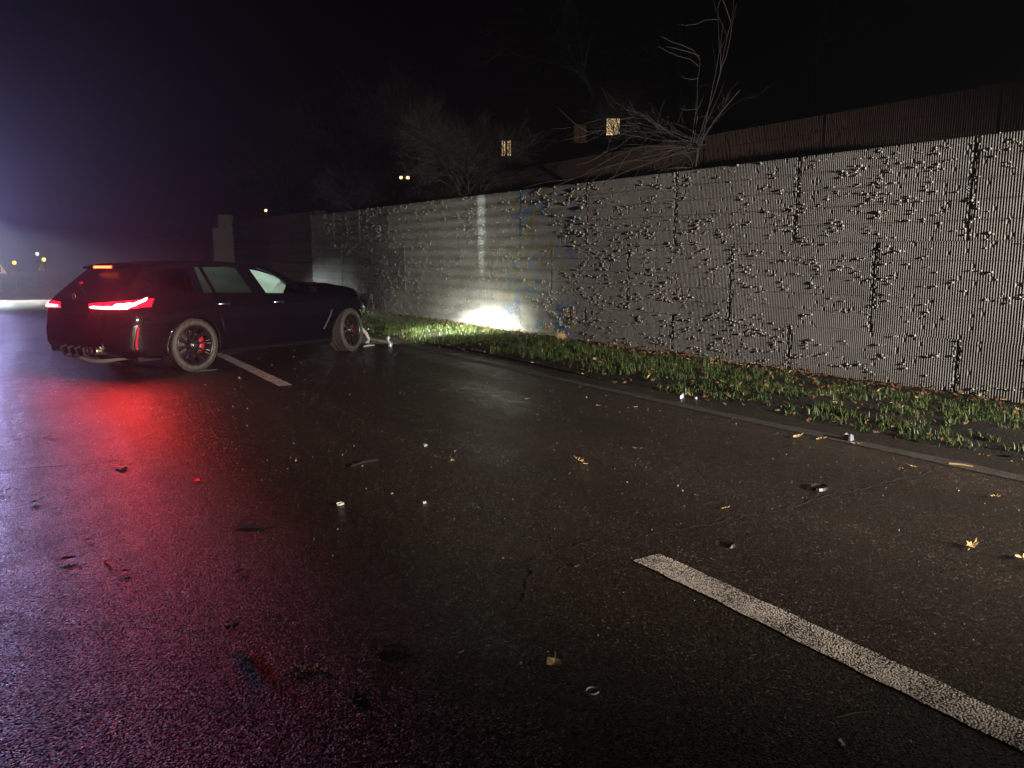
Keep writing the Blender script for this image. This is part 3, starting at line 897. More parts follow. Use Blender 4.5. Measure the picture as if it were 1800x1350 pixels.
# diffuser with fins and exhaust tips
P = [[(x, y, z) for (x, z) in ((-1.045, .47), (-1.06, .43), (-1.00, .33), (-.80, .24))] for y in np.linspace(-.62, .62, 13)]
bb = MB(); bb.grid(P); df = bb.build('diffuser', M['blackplastic'], car)
for y in (-.24, -.08, .08, .24):
    bb = MB(); bb.box((-.99, y, .335), (.20, .016, .12), Matrix.Rotation(R(-20), 3, 'Y')); bb.build('diffuser_fin', M['blackplastic'], df)
for y in (-.455, -.345, .345, .455):
    bb = MB(); rr = .047
    prof = [(.0, rr - .012), (.0, rr), (-.015, rr + .003), (-.20, rr), ]
    vs = [(-(1.075 + q[0]), y + q[1] * math.cos(2 * PI * k / 20), .335 + q[1] * math.sin(2 * PI * k / 20)) for q in prof for k in range(20)]
    bb.add(vs, [(i * 20 + k, i * 20 + (k + 1) % 20, (i + 1) * 20 + (k + 1) % 20, (i + 1) * 20 + k) for i in range(3) for k in range(20)])
    vs = [(-(1.075 - .03 * j), y + (rr - .012) * math.cos(2 * PI * k / 20), .335 + (rr - .012) * math.sin(2 * PI * k / 20)) for j in (0, 3) for k in range(20)]
    bb.add(vs, [(k, (k + 1) % 20, 20 + (k + 1) % 20, 20 + k) for k in range(20)])
    bb.build('exhaust_tip', M['pipe'], car, smooth=True)
# thin pale beige strip curving below the rear bumper
P = []
for t in np.linspace(0, 1, 12):
    y = .30 - 1.10 * t; x = -1.02 + .10 * t + .10 * max(0, t - .6); z = .235 - .055 * math.sin(PI * t) * 1.0 + .01 * math.sin(9 * t); w = .012 + .03 * math.sin(PI * t) ** 1.0
    P.append([(x, y, z + w), (x - .012, y, z), (x + .05, y, z - .01)])
bb = MB(); bb.grid(P); o = bb.build('under_bumper_strip', M['lip'], car, smooth=True); o['label'] = 'beige strip low under the rear bumper'
# underbody
bb = MB(); bb.box((1.2, 0, .24), (3.6, 1.2, .14)); bb.build('underbody', M['underside'], car)

# airbags: side curtain and front cushion
P = []
for i, x in enumerate(np.linspace(.22, 1.66, 30)):
    r = []
    top = float(ip(x, OUT[2:10][::-1])) - .06 if x > .3 else 1.35
    lowz = float(ip(x, [(.2, .99), (1.0, .985), (1.35, .985), (1.50, 1.02), (1.66, 1.10)]))
    for j, t in enumerate(np.linspace(0, 1, 10)):
        z = top + (lowz - top) * t
        puff = .028 * abs(math.sin(x * 9.0)) * math.sin(PI * min(1, t * 1.02)) + .01 * math.sin(z * 30 + x * 6)
        r.append((x, -(gy(x, z) - .06) - puff, z))
    P.append(r)
bb = MB(); bb.grid(P); bb.build('curtain_airbag', M['airbag'], car, smooth=True)
bb = MB(); P = []
for i in range(13):
    th = PI * i / 12; r = []
    for j in range(19):
        ph = 2 * PI * j / 18; q = 1 + .10 * math.sin(3 * ph + i) * math.sin(th)
        r.append((1.66 + .26 * math.sin(th) * math.cos(ph) * q, -.40 + .27 * math.sin(th) * math.sin(ph) * q, 1.02 + .17 * math.cos(th) + .02 * math.sin(5 * ph)))
    P.append(r)
bb.grid(P); bb.build('front_airbag', M['airbag'], car, smooth=True)
for sy in (-.38, .38):
    bb = MB(); bb.box((1.02, sy, 1.13), (.12, .46, .34), Matrix.Rotation(R(-14), 3, 'Y'), .85); bb.box((.98, sy, 1.34), (.09, .24, .15), Matrix.Rotation(R(-10), 3, 'Y'), .85); bb.build('seat_back', M['seat'], car)
lamp('curtain_fill_light', 'POINT', (.45, .02, 1.28), 16, (0.80, 1.0, 0.88), .06, parent=car)  # unseen lamp added to brighten the airbag curtain behind the rear windows
lamp('dome_lamp', 'POINT', (1.35, .02, 1.30), 14, (0.80, 1.0, 0.90), .06, parent=car)

# wheels -------------------------------------------------------------------


def make_wheel(parent, loc, steer=0, camber=0, sgn=-1):
    b = MB(); b.lathe_y([(.13, .262), (.118, .250), (.09, .238), (-.02, .232), (-.09, .240), (-.118, .252), (-.134, .266), (-.140, .262), (-.128, .246), (-.10, .232), (-.02, .224), (.10, .228)], 56)
    w = b.build('wheel', M['rimdark'], parent, smooth=True)
    b = MB(); b.lathe_y([(.135, .262), (.146, .285), (.144, .312), (.132, .330), (.118, .336), (.06, .3385), (0, .339), (-.06, .3385), (-.118, .336), (-.132, .330), (-.144, .312), (-.148, .292), (-.143, .270), (-.134, .262)], 72)
    for k in range(72):
        a = 2 * PI * k / 72; ra = Matrix.Rotation(-a, 3, 'Y')
        for (yy, ww, sk) in ((-.105, .045, .5), (-.045, .04, -.4), (.03, .05, .4), (.10, .045, -.5)):
            c = ra @ Vector((.3405, yy, 0)); b.box(c, (.009, ww, .020), ra @ Matrix.Rotation(sk, 3, 'X'))
        c = ra @ Vector((.331, -.134, 0)); b.box(c, (.012, .012, .018), ra @ Matrix.Rotation(R(35), 3, 'Z'))
    ty = b.build('tyre', M['rubber'], w, smooth=False)
    for p in ty.data.polygons: p.use_smooth = p.index < 13 * 72
    b = MB(); b.lathe_y([(.03, .06), (.03, .185), (.0, .185), (.0, .06)], 40); b.build('brake_disc', M['disc'], w)
    b = MB(); P = []
    for k in range(11):
        a = R(-38 + 76 * k / 10); P.append([(r * math.cos(a), y, r * math.sin(a)) for (y, r) in ((-.045, .125), (-.055, .15), (-.05, .195), (.03, .20), (.04, .13))])
    b.grid(P); b.build('brake_caliper', M['caliper'], w, smooth=True)
    # five pairs of forked spokes
    for k in range(10):
        a = 2 * PI * k / 10 + .15; b = MB()
        for d in (-1, 1):
            pts = [(.055, -.088, 0.0), (.12, -.088, d * .05), (.19, -.098, d * .085), (.243, -.118, d * .10)]
            P = []
            for (r, y, da) in pts:
                hw = .011 if r < .1 else .0075
                ca, sa = math.cos(a + da), math.sin(a + da); tx, tz = -sa, ca
                c = Vector((r * ca, y, r * sa)); t = Vector((tx, 0, tz))
                P.append([c - t * hw + Vector((0, .03, 0)), c - t * hw * .7, c + t * hw * .7, c + t * hw + Vector((0, .03, 0))])
            b.grid(P)
        b.build('spoke', M['rimdark'], w)
    b = MB(); b.lathe_y([(-.04, .062), (-.088, .060), (-.100, .045), (-.102, .034), (-.100, .002)], 24); b.build('hub', M['rimdark'], w, smooth=True)
    b = MB(); b.lathe_y([(-.100, .030), (-.107, .028), (-.108, .015), (-.108, .001)], 20); b.build('hub_cap', M['chrome'], w, smooth=True)
    w.location = loc; w.rotation_euler = (R(camber), 0, R(steer) + (PI if sgn > 0 else 0))
    return w


make_wheel(car, (0, -.79, .341))
make_wheel(car, (2.857, -.80, .341), 13, -3)
make_wheel(car, (0, .79, .341), 0, 0, 1)
make_wheel(car, (2.857, .76, .341), 6, 0, 1)

# wrecked front end: strut tower, radiator carrier, hanging control arm, lamp bracket, hoses
bb = MB(); bb.box((3.30, -.15, .72), (.16, 1.1, .30)); bb.box((3.38, -.10, .60), (.10, .9, .12)); bb.build('radiator_carrier', M['blackplastic'], car)
bb = MB(); bb.box((3.40, -.80, .86), (.10, .16, .10), Matrix.Rotation(.3, 3, 'Z')); bb.box((3.36, -.82, .76), (.06, .10, .14), Matrix.Rotation(.2, 3, 'Y')); bb.tube([(3.44, -.80, .91), (3.52, -.82, .925)], [.008, .004], 6); bb.build('headlight_bracket', M['blackplastic'], car)
bb = MB(); bb.tube([(3.10, -.72, .42), (3.20, -.83, .36), (3.26, -.88, .26), (3.30, -.90, .16), (3.25, -.92, .10)], [.020, .026, .032, .030, .018], 8); bb.tube([(3.30, -.90, .15), (3.20, -.93, .11)], [.024, .012], 8); bb.build('control_arm', M['steel'], car, smooth=True)
bb = MB()
for i in range(9):
    p = Vector((3.15 + .14 * math.sin(i * 2.1), -.70 - .15 * abs(math.cos(i * 1.7)), .30 + .035 * i)); q = p + Vector((.14 * math.cos(i * 1.3), -.10 * math.sin(i), -.10 + .05 * math.sin(i * 2)))
    bb.tube([p, p.lerp(q, .5) + Vector((0, 0, .03)), q], .011, 6)
bb.box((3.22, -.72, .40), (.22, .16, .20), Matrix.Rotation(.5, 3, 'Z') @ Matrix.Rotation(.3, 3, 'X')); bb.build('torn_wheel_housing', M['blackplastic'], car)
bb = MB(); bb.tube([(3.30, -.86, .34), (3.33, -.88, .31)], .035, 10); bb.tube([(3.28, -.84, .27), (3.27, -.88, .29)], .02, 8); bb.build('bracket_bolt', M['chrome'], car, smooth=True)
# running lamp of the wreck: low beam on the wall, and a thin fan of stray light standing up the wall
lamp('wreck_low_beam', 'SPOT', (3.56, -.60, .58), 8500, (0.95, 1.0, 0.88), .05, aim=(8.0, -.34, -.10), cone=42, blend=1.0, scale=(1.0, .40, 1), parent=car)
lamp('wreck_beam_spill', 'SPOT', (3.56, -.58, .58), 1700, (0.95, 1.0, 0.86), .05, aim=(8.0, -.35, -.02), cone=62, blend=1.0, scale=(1.0, .45, 1), parent=car)
lamp('wreck_flank_light', 'SPOT', (3.56, -.55, .58), 420, (0.93, 1.0, 0.80), .04, aim=(7.4, .9, .25), cone=140, blend=1.0, scale=(1.0, .55, 1), parent=car)
lamp('wreck_stray_fan', 'SPOT', (3.56, -.50, .66), 900, (0.86, 1.0, 0.93), .02, aim=(7.65, -.05, 2.75), cone=54, blend=0.9, scale=(.085, 1.0, 1), parent=car)

# ------------------------------------------------------------------ plants
GV = []; GF = []; nb = 0
tri = np.array([(0, 1, 2), (2, 1, 3), (2, 3, 4)])


def blade(x, y, z, h, w, a, lean):
    global nb
    ca, sa = math.cos(a), math.sin(a); dx, dy = lean * math.cos(a + 1.57), lean * math.sin(a + 1.57)
    GV.append(np.array([(x - ca * w, y - sa * w, z), (x + ca * w, y + sa * w, z), (x - ca * w * .8 + dx * .35, y - sa * w * .8 + dy * .35, z + h * .6), (x + ca * w * .8 + dx * .35, y + sa * w * .8 + dy * .35, z + h * .6), (x + dx, y + dy, z + h)]))
    GF.append(tri + nb); nb += 5


def tuft(x, y, n, hs, sp):
    z = float(vergez(np.array(x), np.array(y))) - .01
    for _ in range(n):
        r = abs(RS.normal(0, sp)); a = RS.uniform(0, 6.3); h = hs * RS.uniform(.45, 1.15)
        blade(x + r * math.cos(a), y + r * math.sin(a), z, h, RS.uniform(.0025, .005), RS.uniform(0, 6.3), h * RS.uniform(.1, 1.1))


for _ in range(3600):
    y = 1.2 + 27 * RS.rand() ** 1.35; xw = wallX(y)
    x = RS.uniform(5.72, xw - .25)
    d = vnoise(x * 2.2, y * 2.2, 60) + .35 * vnoise(x * 6, y * 6, 61)
    near = y < 7
    fade = min(1, (x - 5.7) / .35) * min(1, max(0, (xw - .15 - x) / .5))
    if d * fade < (.40 if near else .40): continue
    tuft(x, y, int(RS.uniform(7, 20)), RS.uniform(.045, .095) if near else RS.uniform(.06, .13), .045 if near else .07)
o = link('verge_grass', np_mesh('verge_grass', np.concatenate(GV), np.concatenate(GF), M['grass'])); tag(o, 'tufts of wet green grass on the verge below the wall', 'grass', kind='stuff')

# leaves
LEAFP = [(0, -.42), (.14, -.34), (.30, -.30), (.32, -.14), (.44, .02), (.33, .12), (.30, .30), (.15, .30), (0, .50), (-.15, .30), (-.30, .30), (-.33, .12), (-.44, .02), (-.32, -.14), (-.30, -.30), (-.14, -.34)]


def leaf_geo(size, curl, rs):
    vs = [(0, 0, curl * .1 * size)]; fs = []
    for (x, y) in LEAFP:
        r = math.hypot(x, y); q = rs.uniform(.7, 1.15); vs.append((x * size * q * (.6 if curl > .4 else 1), y * size * q, size * curl * (r * r * 1.5) * rs.uniform(.6, 1.3) + .002))
    k = len(LEAFP)
    fs = [(0, 1 + i, 1 + (i + 1) % k) for i in range(k)]
    return vs, fs


def leaf(name, x, y, size, m, label, group, curl=.45, cat='leaf', tilt=0, z=0.005):
    b = MB(); vs, fs = leaf_geo(size, curl, random); b.add(vs, fs)
    st = MB(); b.tube([(0, -.45 * size, .006), (.04 * size, -.85 * size, .01 + size * .1 * curl)], [.0022, .0012], 4)
    o = b.build(name, m); o.location = (x, y, z + tilt * .02); o.rotation_euler = (tilt, tilt * .6, random.uniform(0, 6.3))
    return tag(o, label, cat, group)


FL = 'flat tan leaf on the lane beyond the upright pale leaf'
for (x, y, sz, lb) in [(3.69, 4.29, .06, 'small tan leaf on the road between the upright pale leaf and the verge'), (3.21, 3.19, .045, 'tiny tan leaf beyond the crack, the farther of a pair'), (3.16, 2.92, .05, 'tiny tan leaf beyond the crack, the one closer to it'),
                       (4.79, 2.9, .09, 'tan leaf beside the crack end that meets the edge strip'), (3.77, 1.67, .12, 'largest yellowish tan leaf on the open road'), (3.74, 1.88, .10, 'brown tan leaf lying next to the largest leaf on the road'),
                       (4.66, 2.24, .10, 'tan leaf alone between the crack and the largest leaf'), (4.94, 2.91, .06, 'small tan leaf at the very end of the crack by the edge strip'), (2.35, 4.66, .06, 'small tan leaf on the gritty carriageway seam'),
                       (5.03, 3.93, .11, 'broad tan leaf at the edge strip near the grey scrap'), (5.13, 3.79, .07, 'small tan leaf between the broad leaf and the grey scrap'), (5.24, 3.52, .08, 'tan leaf on the edge strip just before the grey scrap'),
                       (3.79, 5.79, .08, FL), (4.54, 5.85, .07, FL), (4.78, 5.6, .07, FL), (4.15, 6.54, .06, FL), (4.58, 2.71, .04, 'tiny tan speck of leaf just short of the crack end')]:
    leaf('fallen_leaf', x, y, sz, M['leaf_tan'], lb, 'tan leaves on the road', .5, tilt=random.uniform(-.2, .2))
leaf('fallen_leaf', 3.05, 4.15, .085, M['leaf_tan'], 'crumpled upright pale leaf casting a shadow on the road', None, 1.1, tilt=.5, z=.012)
leaf('fallen_leaf', .51, 2.81, .12, M['leaf_brown'], 'torn brown leaf with raised edges beside scattered plant crumbs', None, .8, tilt=.25)
leaf('fallen_leaf', 1.39, 2.01, .075, M['leaf_tan'], 'small mottled leaf strip on the dark road before the crack', None, .4)
leaf('fallen_leaf', wallX(11.3) - .42, 11.2, .26, M['leaf_tan'], 'big pale maple leaf propped against the foot of the wall', None, .3, tilt=.9, z=.10)
for (x, y, s) in [(-.13, 5.06, .08), (.01, 3.96, .10), (-.31, 7.83, .09), (-.02, 7.0, .11), (-.27, 7.15, .08), (.37, 5.72, .09), (1.35, 3.75, .06), (.22, 3.66, .07), (-.02, 4.85, .06), (.10, 4.2, .05), (1.6, 5.16, .06), (.66, 3.4, .06), (-.3, 5.4, .06), (.05, 5.3, .05)]:
    leaf('fallen_leaf', x, y, s, M['leaf_dark'], 'dark wet leaf stuck flat to the road', 'dark leaves stuck to the road', .12)
# leaf litter on the verge: uncountable
b = MB(); rs = random.Random(3)
for i in range(2300):
    y = 1.5 + 27 * rs.random() ** 1.4; x = wallX(y) - .03 - abs(rs.gauss(0, .32)) if rs.random() < .6 else rs.uniform(5.62, wallX(y))
    vs, fs = leaf_geo(rs.uniform(.04, .085), rs.uniform(.2, 1.2), rs); rot = Matrix.Rotation(rs.uniform(0, 6.3), 3, 'Z') @ Matrix.Rotation(rs.gauss(0, .45), 3, 'X') @ Matrix.Rotation(rs.gauss(0, .35), 3, 'Y')
    z = float(vergez(np.array(x), np.array(y))) + rs.uniform(.005, .05)
    vs = [rot @ Vector(v) + Vector((x, y, z)) for v in vs]; b.add(vs, fs, 0 if rs.random() < .90 else 1)
o = b.build('leaf_litter', [M['leaf_brown'], M['leaf_tan']], fixn=False); tag(o, 'drift of dead brown leaves along the foot of the wall', 'leaf litter', kind='stuff')

# bare trees and shrubs


def grow(b, p, d, L, r, depth, rs, droop=0.0, split=(2, 3), spread=.6, twist=.22):
    n = 5; pts = [p.copy()]; rad = [r]; q = p.copy(); dd = d.copy()
    kids = []
    for i in range(n):
        dd = (dd + Vector((rs.gauss(0, twist), rs.gauss(0, twist), rs.gauss(0, twist) - droop)) * .5).normalized(); q = q + dd * L / n; pts.append(q.copy()); rad.append(r * (1 - .62 * (i + 1) / n))
        if depth > 0 and i >= 1:
            for _ in range(1 if rs.random() < .75 else 2): kids.append((q.copy(), dd.copy(), rad[-1]))
    b.tube(pts, rad, 5 if depth > 1 else 3, cap=False)
    if depth <= 0: return
    kids += [(q.copy(), dd.copy(), rad[-1])] * rs.randint(*split)
    for (kp, kd, kr) in kids:
        a = Vector((rs.gauss(0, 1), rs.gauss(0, 1), rs.gauss(0, .7)))
        nd = (kd + a * spread).normalized()
        grow(b, kp, nd, L * rs.uniform(.5, .78), max(.0022, kr * .72), depth - 1, rs, droop, split, spread, twist)


def bare_tree(name, base, h, r, depth, m, label, cat, seed, lean=(0, 0, 1), droop=0., spread=.6, stems=1, group=None, split=(2, 3)):
    rs = random.Random(seed); t = empty(name, base); o = Vector(base)
    tr = MB(); n = 6; d = Vector(lean).normalized(); pts = []; q = Vector((0, 0, -.15))
    tips = []
    for s in range(stems):
        dd = (d + Vector((rs.gauss(0, .25), rs.gauss(0, .25), 0)) * (stems > 1)).normalized(); q = Vector((rs.gauss(0, .06) * (stems > 1), rs.gauss(0, .06) * (stems > 1), -.15)); pts = [q.copy()]; rad = [r]
        for i in range(n):
            dd = (dd + Vector((rs.gauss(0, .10), rs.gauss(0, .10), 0))).normalized(); q = q + dd * h * .4 / n; pts.append(q.copy()); rad.append(r * (1 - .4 * (i + 1) / n))
            if i >= 2: tips.append((q.copy(), dd.copy(), rad[-1]))
        tr.tube(pts, rad, 7); tips += [(q.copy(), dd.copy(), rad[-1])] * 2
    tr.build('trunk', m, t)
    cr = MB()
    for (p, dd, rr) in tips:
        nd = (dd + Vector((rs.gauss(0, 1), rs.gauss(0, 1), rs.gauss(0, .5))) * spread).normalized()
        grow(cr, p, nd, h * .36 * rs.uniform(.7, 1.1), rr * .7, depth, rs, droop, split, spread)
    cr.build('crown', m, t, fixn=False)
    return tag(t, label, cat, group)


# tree on the terrace with long thin branches sweeping left along the wall
tb = Vector(wp(9.2, .75, 2.58))
t = empty('leaning_tree', tb); tag(t, 'bare leaning tree on the terrace with thin branches hanging over the wall', 'tree')
rs = random.Random(21); trk = MB()
k1 = Vector(wp(8.8, .45, 3.16)) - tb; k2 = Vector(wp(8.15, .6, 3.85)) - tb; k3 = Vector(wp(7.5, .9, 5.1)) - tb
trk.tube([Vector((0, 0, -.1)), (k1 * .5) + Vector((.02, .03, .02)), k1, k1.lerp(k2, .5) + Vector((0, .06, 0)), k2], [.022, .018, .020, .011, .005], 7)
trk.build('trunk', M['twig'], t, smooth=True)
cr = MB(); al = Vector((TX, TY, 0)); acr = Vector((NX, NY, 0))
for i in range(44):
    L = rs.uniform(.4, 2.8); up = rs.uniform(-.35, .55)
    d = (al * rs.choice([1, 1, 1, 1, -.6]) + acr * rs.uniform(-.5, .25) + Vector((0, 0, up))).normalized()
    p = k1 + Vector((rs.gauss(0, .05), rs.gauss(0, .05), rs.gauss(0, .05))); pts = [p]; dd = d
    for j in range(9):
        dd = (dd + Vector((rs.gauss(0, .08), rs.gauss(0, .08), rs.gauss(0, .08) - .03 * (j - 3))) * .9).normalized(); p = p + dd * L / 9; pts.append(p.copy())
        if j > 2 and rs.random() < .45:
            e = (dd + Vector((rs.gauss(0, .5), rs.gauss(0, .5), rs.gauss(0, .5)))).normalized(); q = p.copy(); pp = [q]
            for _ in range(4): e = (e + Vector((rs.gauss(0, .15), rs.gauss(0, .15), rs.gauss(0, .15)))).normalized(); q = q + e * L * .08; pp.append(q.copy())
            cr.tube(pp, [.0032, .003, .0026, .002, .0015], 3, cap=False)
    cr.tube(pts, [.0062 - .0005 * j for j in range(10)], 4, cap=False)
for i in range(2):
    kp = k1.lerp(k2, rs.uniform(.2, 1))
    grow(cr, kp, (al * rs.uniform(-.4, 1) + acr * rs.uniform(-.6, .5) + Vector((0, 0, rs.uniform(0, .5)))).normalized(), rs.uniform(.25, .4), .004, 1, rs)
for i in range(12):
    grow(cr, Vector((0, 0, .05)) + k1 * rs.uniform(0, .4), (al * rs.uniform(-.8, 1) + acr * rs.uniform(-.8, 0) + Vector((0, 0, rs.uniform(-.1, .5)))).normalized(), rs.uniform(.3, .6), .006, 1, rs, droop=.15)
cr.build('crown', M['twig'], t, fixn=False)

bare_tree('terrace_shrub', wp(17.6, .75, 2.75), 2.6, .025, 3, M['twig'], 'dense bare shrub growing on the terrace above the bright streak', 'shrub', 31, spread=.55, stems=4)
bare_tree('terrace_shrub', wp(25.6, .8, 2.95), 2.2, .022, 3, M['twig_dark'], 'tangled shrub on the terrace near the far end of the ribbed wall', 'shrub', 32, spread=.7, stems=3)
bare_tree('bank_tree', wp(24.5, 2.6, 3.9), 4.4, .06, 3, M['twig_dark'], 'low bare tree behind the upper wall beside the dense shrub', 'tree', 33, spread=.7, stems=2)
bare_tree('bank_tree', wp(33.0, 2.8, 4.1), 5.2, .07, 3, M['twig_dark'], 'wide bare tree behind the end of the upper wall', 'tree', 34, spread=.75, stems=2)
bare_tree('bank_tree', wp(42.0, 2.6, 4.2), 4.6, .07, 3, M['twig_dark'], 'hazy bare tree above the pale pier', 'tree', 35, spread=.8, stems=2)
bare_tree('bank_shrub', wp(14.0, 3.0, 3.75), 1.7, .016, 2, M['twig_dark'], 'low dense shrub on the bank in front of the two right house windows', 'shrub', 40, spread=.7, stems=6)
bare_tree('bank_tree', wp(14.5, 4.6, 4.2), 7.5, .09, 3, M['twig_dark'], 'tall bare tree in front of the lit house windows', 'tree', 36, spread=.7, stems=1)
bare_tree('bank_tree', wp(10.0, 4.2, 4.0), 7.5, .09, 3, M['twig_dark'], 'tall bare tree above the leaning tree', 'tree', 37, spread=.75, stems=1)
bare_tree('bank_tree', wp(18.5, 5.6, 4.4), 6.5, .08, 3, M['twig_dark'], 'slender bare tree between the shrub and the house', 'tree', 38, spread=.7, stems=1)
# a little evergreen growth over the wall edge
b = MB(); rs = random.Random(9)
for i in range(1400):
    s = 15.4 + rs.gauss(1.6, 1.1); p = Vector(wp(s, .45 + rs.gauss(0, .22), 2.50 * hscale(s) + abs(rs.gauss(0, .20)) + .02)); a = Vector((rs.gauss(0, 1), rs.gauss(0, 1), rs.gauss(0, 1))).normalized() * .035; c = a.orthogonal().normalized() * .014
    b.add([p, p + a * .5 + c, p + a, p + a * .5 - c], [(0, 1, 2, 3)])
o = b.build('evergreen_growth', M['shrubleaf'], fixn=False); tag(o, 'low green creeper spilling over the top edge of the wall', 'creeper', kind='stuff')
# dry climber on the ribbed wall behind the bonnet
b = MB(); rs = random.Random(13); O = Vector(wp(22.0, -.05, 0))
for i in range(26):
    s = 22.0 + rs.gauss(0, .55); z = 0.0; o_ = -.03; pts = []
    H = rs.uniform(1.2, 3.0)
    for j in range(12):
        pts.append(Vector(wp(s, o_ - rs.uniform(0, .05), z)) - O); z += H / 11; s += rs.gauss(0, .07)
    b.tube(pts, [.014 * (1 - .07 * j) for j in range(12)], 4, cap=False)
    for j in range(3, 11):
        if rs.random() < .7: grow(b, pts[j], Vector((-.4, rs.gauss(0, .8), rs.uniform(-.3, .6))).normalized(), rs.uniform(.2, .5), .006, 1, rs)
cl = b.build('dry_climber', M['twig'], fixn=False); cl.location = O; tag(cl, 'dry leafless climber on the ribbed wall behind the car bonnet', 'climber')

# ------------------------------------------------------------------ bits on the road


def put(o, x, y, rz=0, z=0): o.location = (x, y, z); o.rotation_euler = (0, 0, rz); return o


def shard(name, x, y, size, m, label, cat='debris', group=None, flat=.25, seed=0):
    rs = random.Random(seed); b = MB(); k = 7
    top = [(size * rs.uniform(.45, 1) * math.cos(2 * PI * i / k), size * rs.uniform(.25, .7) * math.sin(2 * PI * i / k)) for i in range(k)]
    vs = [(px, py, 0.0) for px, py in top] + [(px * .8, py * .8, size * flat * rs.uniform(.4, 1.2)) for px, py in top]
    b.add(vs, [tuple(reversed(range(k))), tuple(range(k, 2 * k))] + [(i, (i + 1) % k, k + (i + 1) % k, k + i) for i in range(k)])
    o = b.build(name, m); put(o, x, y, rs.uniform(0, 6)); return tag(o, label, cat, group)


b = MB(); b.tube([(-.13, 0, .007), (-.05, .006, .010), (.06, .0, .010), (.13, -.008, .007)], [.005, .008, .008, .005], 6); b.v = [(x * .62, y * .6, z * .6) for x, y, z in b.v]; o = b.build('trim_strip', M['blackplastic']); tag(put(o, .83, 3.99, -.35), 'straight black plastic trim strip lying on the brown lit road', 'debris')
b = MB(); b.tube([(-.16, -.05, .012), (-.13, .04, .02), (.02, .05, .025), (.10, .03, .02)], [.014, .018, .022, .016], 6); b.v = [(x * .40, y * .40, z * .28) for x, y, z in b.v]; o = b.build('bent_trim_piece', M['blackplastic']); tag(put(o, .97, 2.38, -.5), 'bent black plastic piece lying on the dark foreground road', 'debris')
shard('plastic_fragment', 1.16, 2.26, .020, M['blackplastic'], 'flat black fragment next to the bent plastic piece', seed=1)
shard('plastic_fragment', .75, 2.16, .024, M['blackplastic'], 'black plastic lump alone in the dark foreground', seed=2, flat=.3)
shard('plastic_fragment', 1.97, 2.69, .035, M['blackplastic'], 'black fragment lying just below the road crack', seed=3)
shard('plastic_fragment', 2.76, 2.50, .055, M['blackplastic'], 'dark elongated fragment between the crack and the near dash', seed=4, flat=.25)
shard('plastic_fragment', .37, 5.64, .07, M['blackplastic'], 'jagged black fragment in the red reflection', seed=5, flat=.2)
shard('plastic_fragment', 2.40, 5.22, .04, M['steel'], 'small grey metal piece on the carriageway seam', seed=6)
shard('plastic_fragment', 1.78, 3.90, .022, M['steel'], 'little pale fragment on the brown road', seed=7, flat=.6)
b = MB(); b.tube([(-.12, 0, .006), (0, .01, .009), (.12, -.01, .006)], [.006, .009, .005], 6); o = b.build('rubber_strip', M['blackplastic']); tag(put(o, 1.81, 4.94, .35), 'dark rubber strip left of the carriageway seam', 'debris')
b = MB(); P = [[(.07 * math.cos(a) * q, .05 * math.sin(a) * q, z) for (q, z) in ((1, .004), (.92, .02), (.78, .012))] for a in np.linspace(0, 2 * PI, 17)]; b.grid(P); o = b.build('plastic_ring', M['blackplastic']); tag(put(o, 3.96, 2.91, .4), 'oval black plastic ring lying beyond the crack', 'debris')
b = MB(); P = [[(.028 * math.cos(a) * q, .020 * math.sin(a) * q, z) for (q, z) in ((1, .003), (.85, .012), (.6, .004))] for a in np.linspace(0, 5.4, 14)]; b.grid(P); o = b.build('white_clip', M['stone']); tag(put(o, 1.36, 4.12, .4), 'open white plastic clip lying on the brown lit road', 'debris')
b = MB(); P = [[(.024 * math.cos(a) * q, .022 * math.sin(a) * q, z) for (q, z) in ((1, .003), (.9, .007), (.8, .003))] for a in np.linspace(0, 5, 14)]; b.grid(P); o = b.build('wire_ring', M['stone']); tag(put(o, 1.40, 1.81, .4), 'thin open pale ring in the dark foreground', 'debris')
M['foil'] = mat('bright_foil', (0.5, 0.55, 0.62), 0.35, 0.4)
shard('headlamp_shard', 5.60, 5.82, .05, M['foil'], 'larger bright shard by the verge edge', 'debris', None, .9, 8)
shard('headlamp_shard', 5.68, 5.70, .035, M['foil'], 'smaller bright shard beside the larger one at the verge', 'debris', None, .6, 9)
shard('plastic_sheet_scrap', 5.31, 3.66, .07, varied('grey_scrap', (0.06, 0.065, 0.08), (0.16, 0.17, 0.20), 20, .4), 'crumpled grey scrap on the edge strip by the tan leaves', 'debris', None, .8, 10)
b = MB(); b.tube([(0, 0, .01), (.03, .02, .06), (.0, .05, .12), (.03, .06, .17), (.01, .05, .20)], [.035, .04, .022, .034, .014], 7); o = b.build('broken_joint', M['foil'], smooth=True); tag(put(o, 4.95, 12.10, .4), 'pale broken metal joint standing on the road before the front wheel', 'debris')
b = MB(); b.tube([(0, 0, .012), (.12, .05, .016), (.25, .06, .012)], [.014, .018, .008], 6); o = b.build('broken_rod', M['steel']); tag(put(o, 4.62, 12.45, .2), 'short bent metal rod lying beside the front wheel', 'debris')
b = MB(); b.tube([(0, 0, .010), (.14, .03, .014), (.22, .02, .01), (.31, .05, .008)], [.007, .010, .008, .005], 5); b.tube([(.14, .03, .014), (.22, .07, .01)], [.006, .003], 5); o = b.build('forked_twig', M['twig']); tag(put(o, 1.62, 10.50, .25), 'pale forked twig lying under the rear wheel', 'twig')
b = MB(); b.tube([(0, 0, .006), (.05, -.09, .008), (.095, -.17, .006)], [.0018, .0022, .0015], 4); o = b.build('grass_stalk', M['twig']); tag(put(o, 2.61, 1.66), 'thin pale stalk beside the near dash', 'stalk')
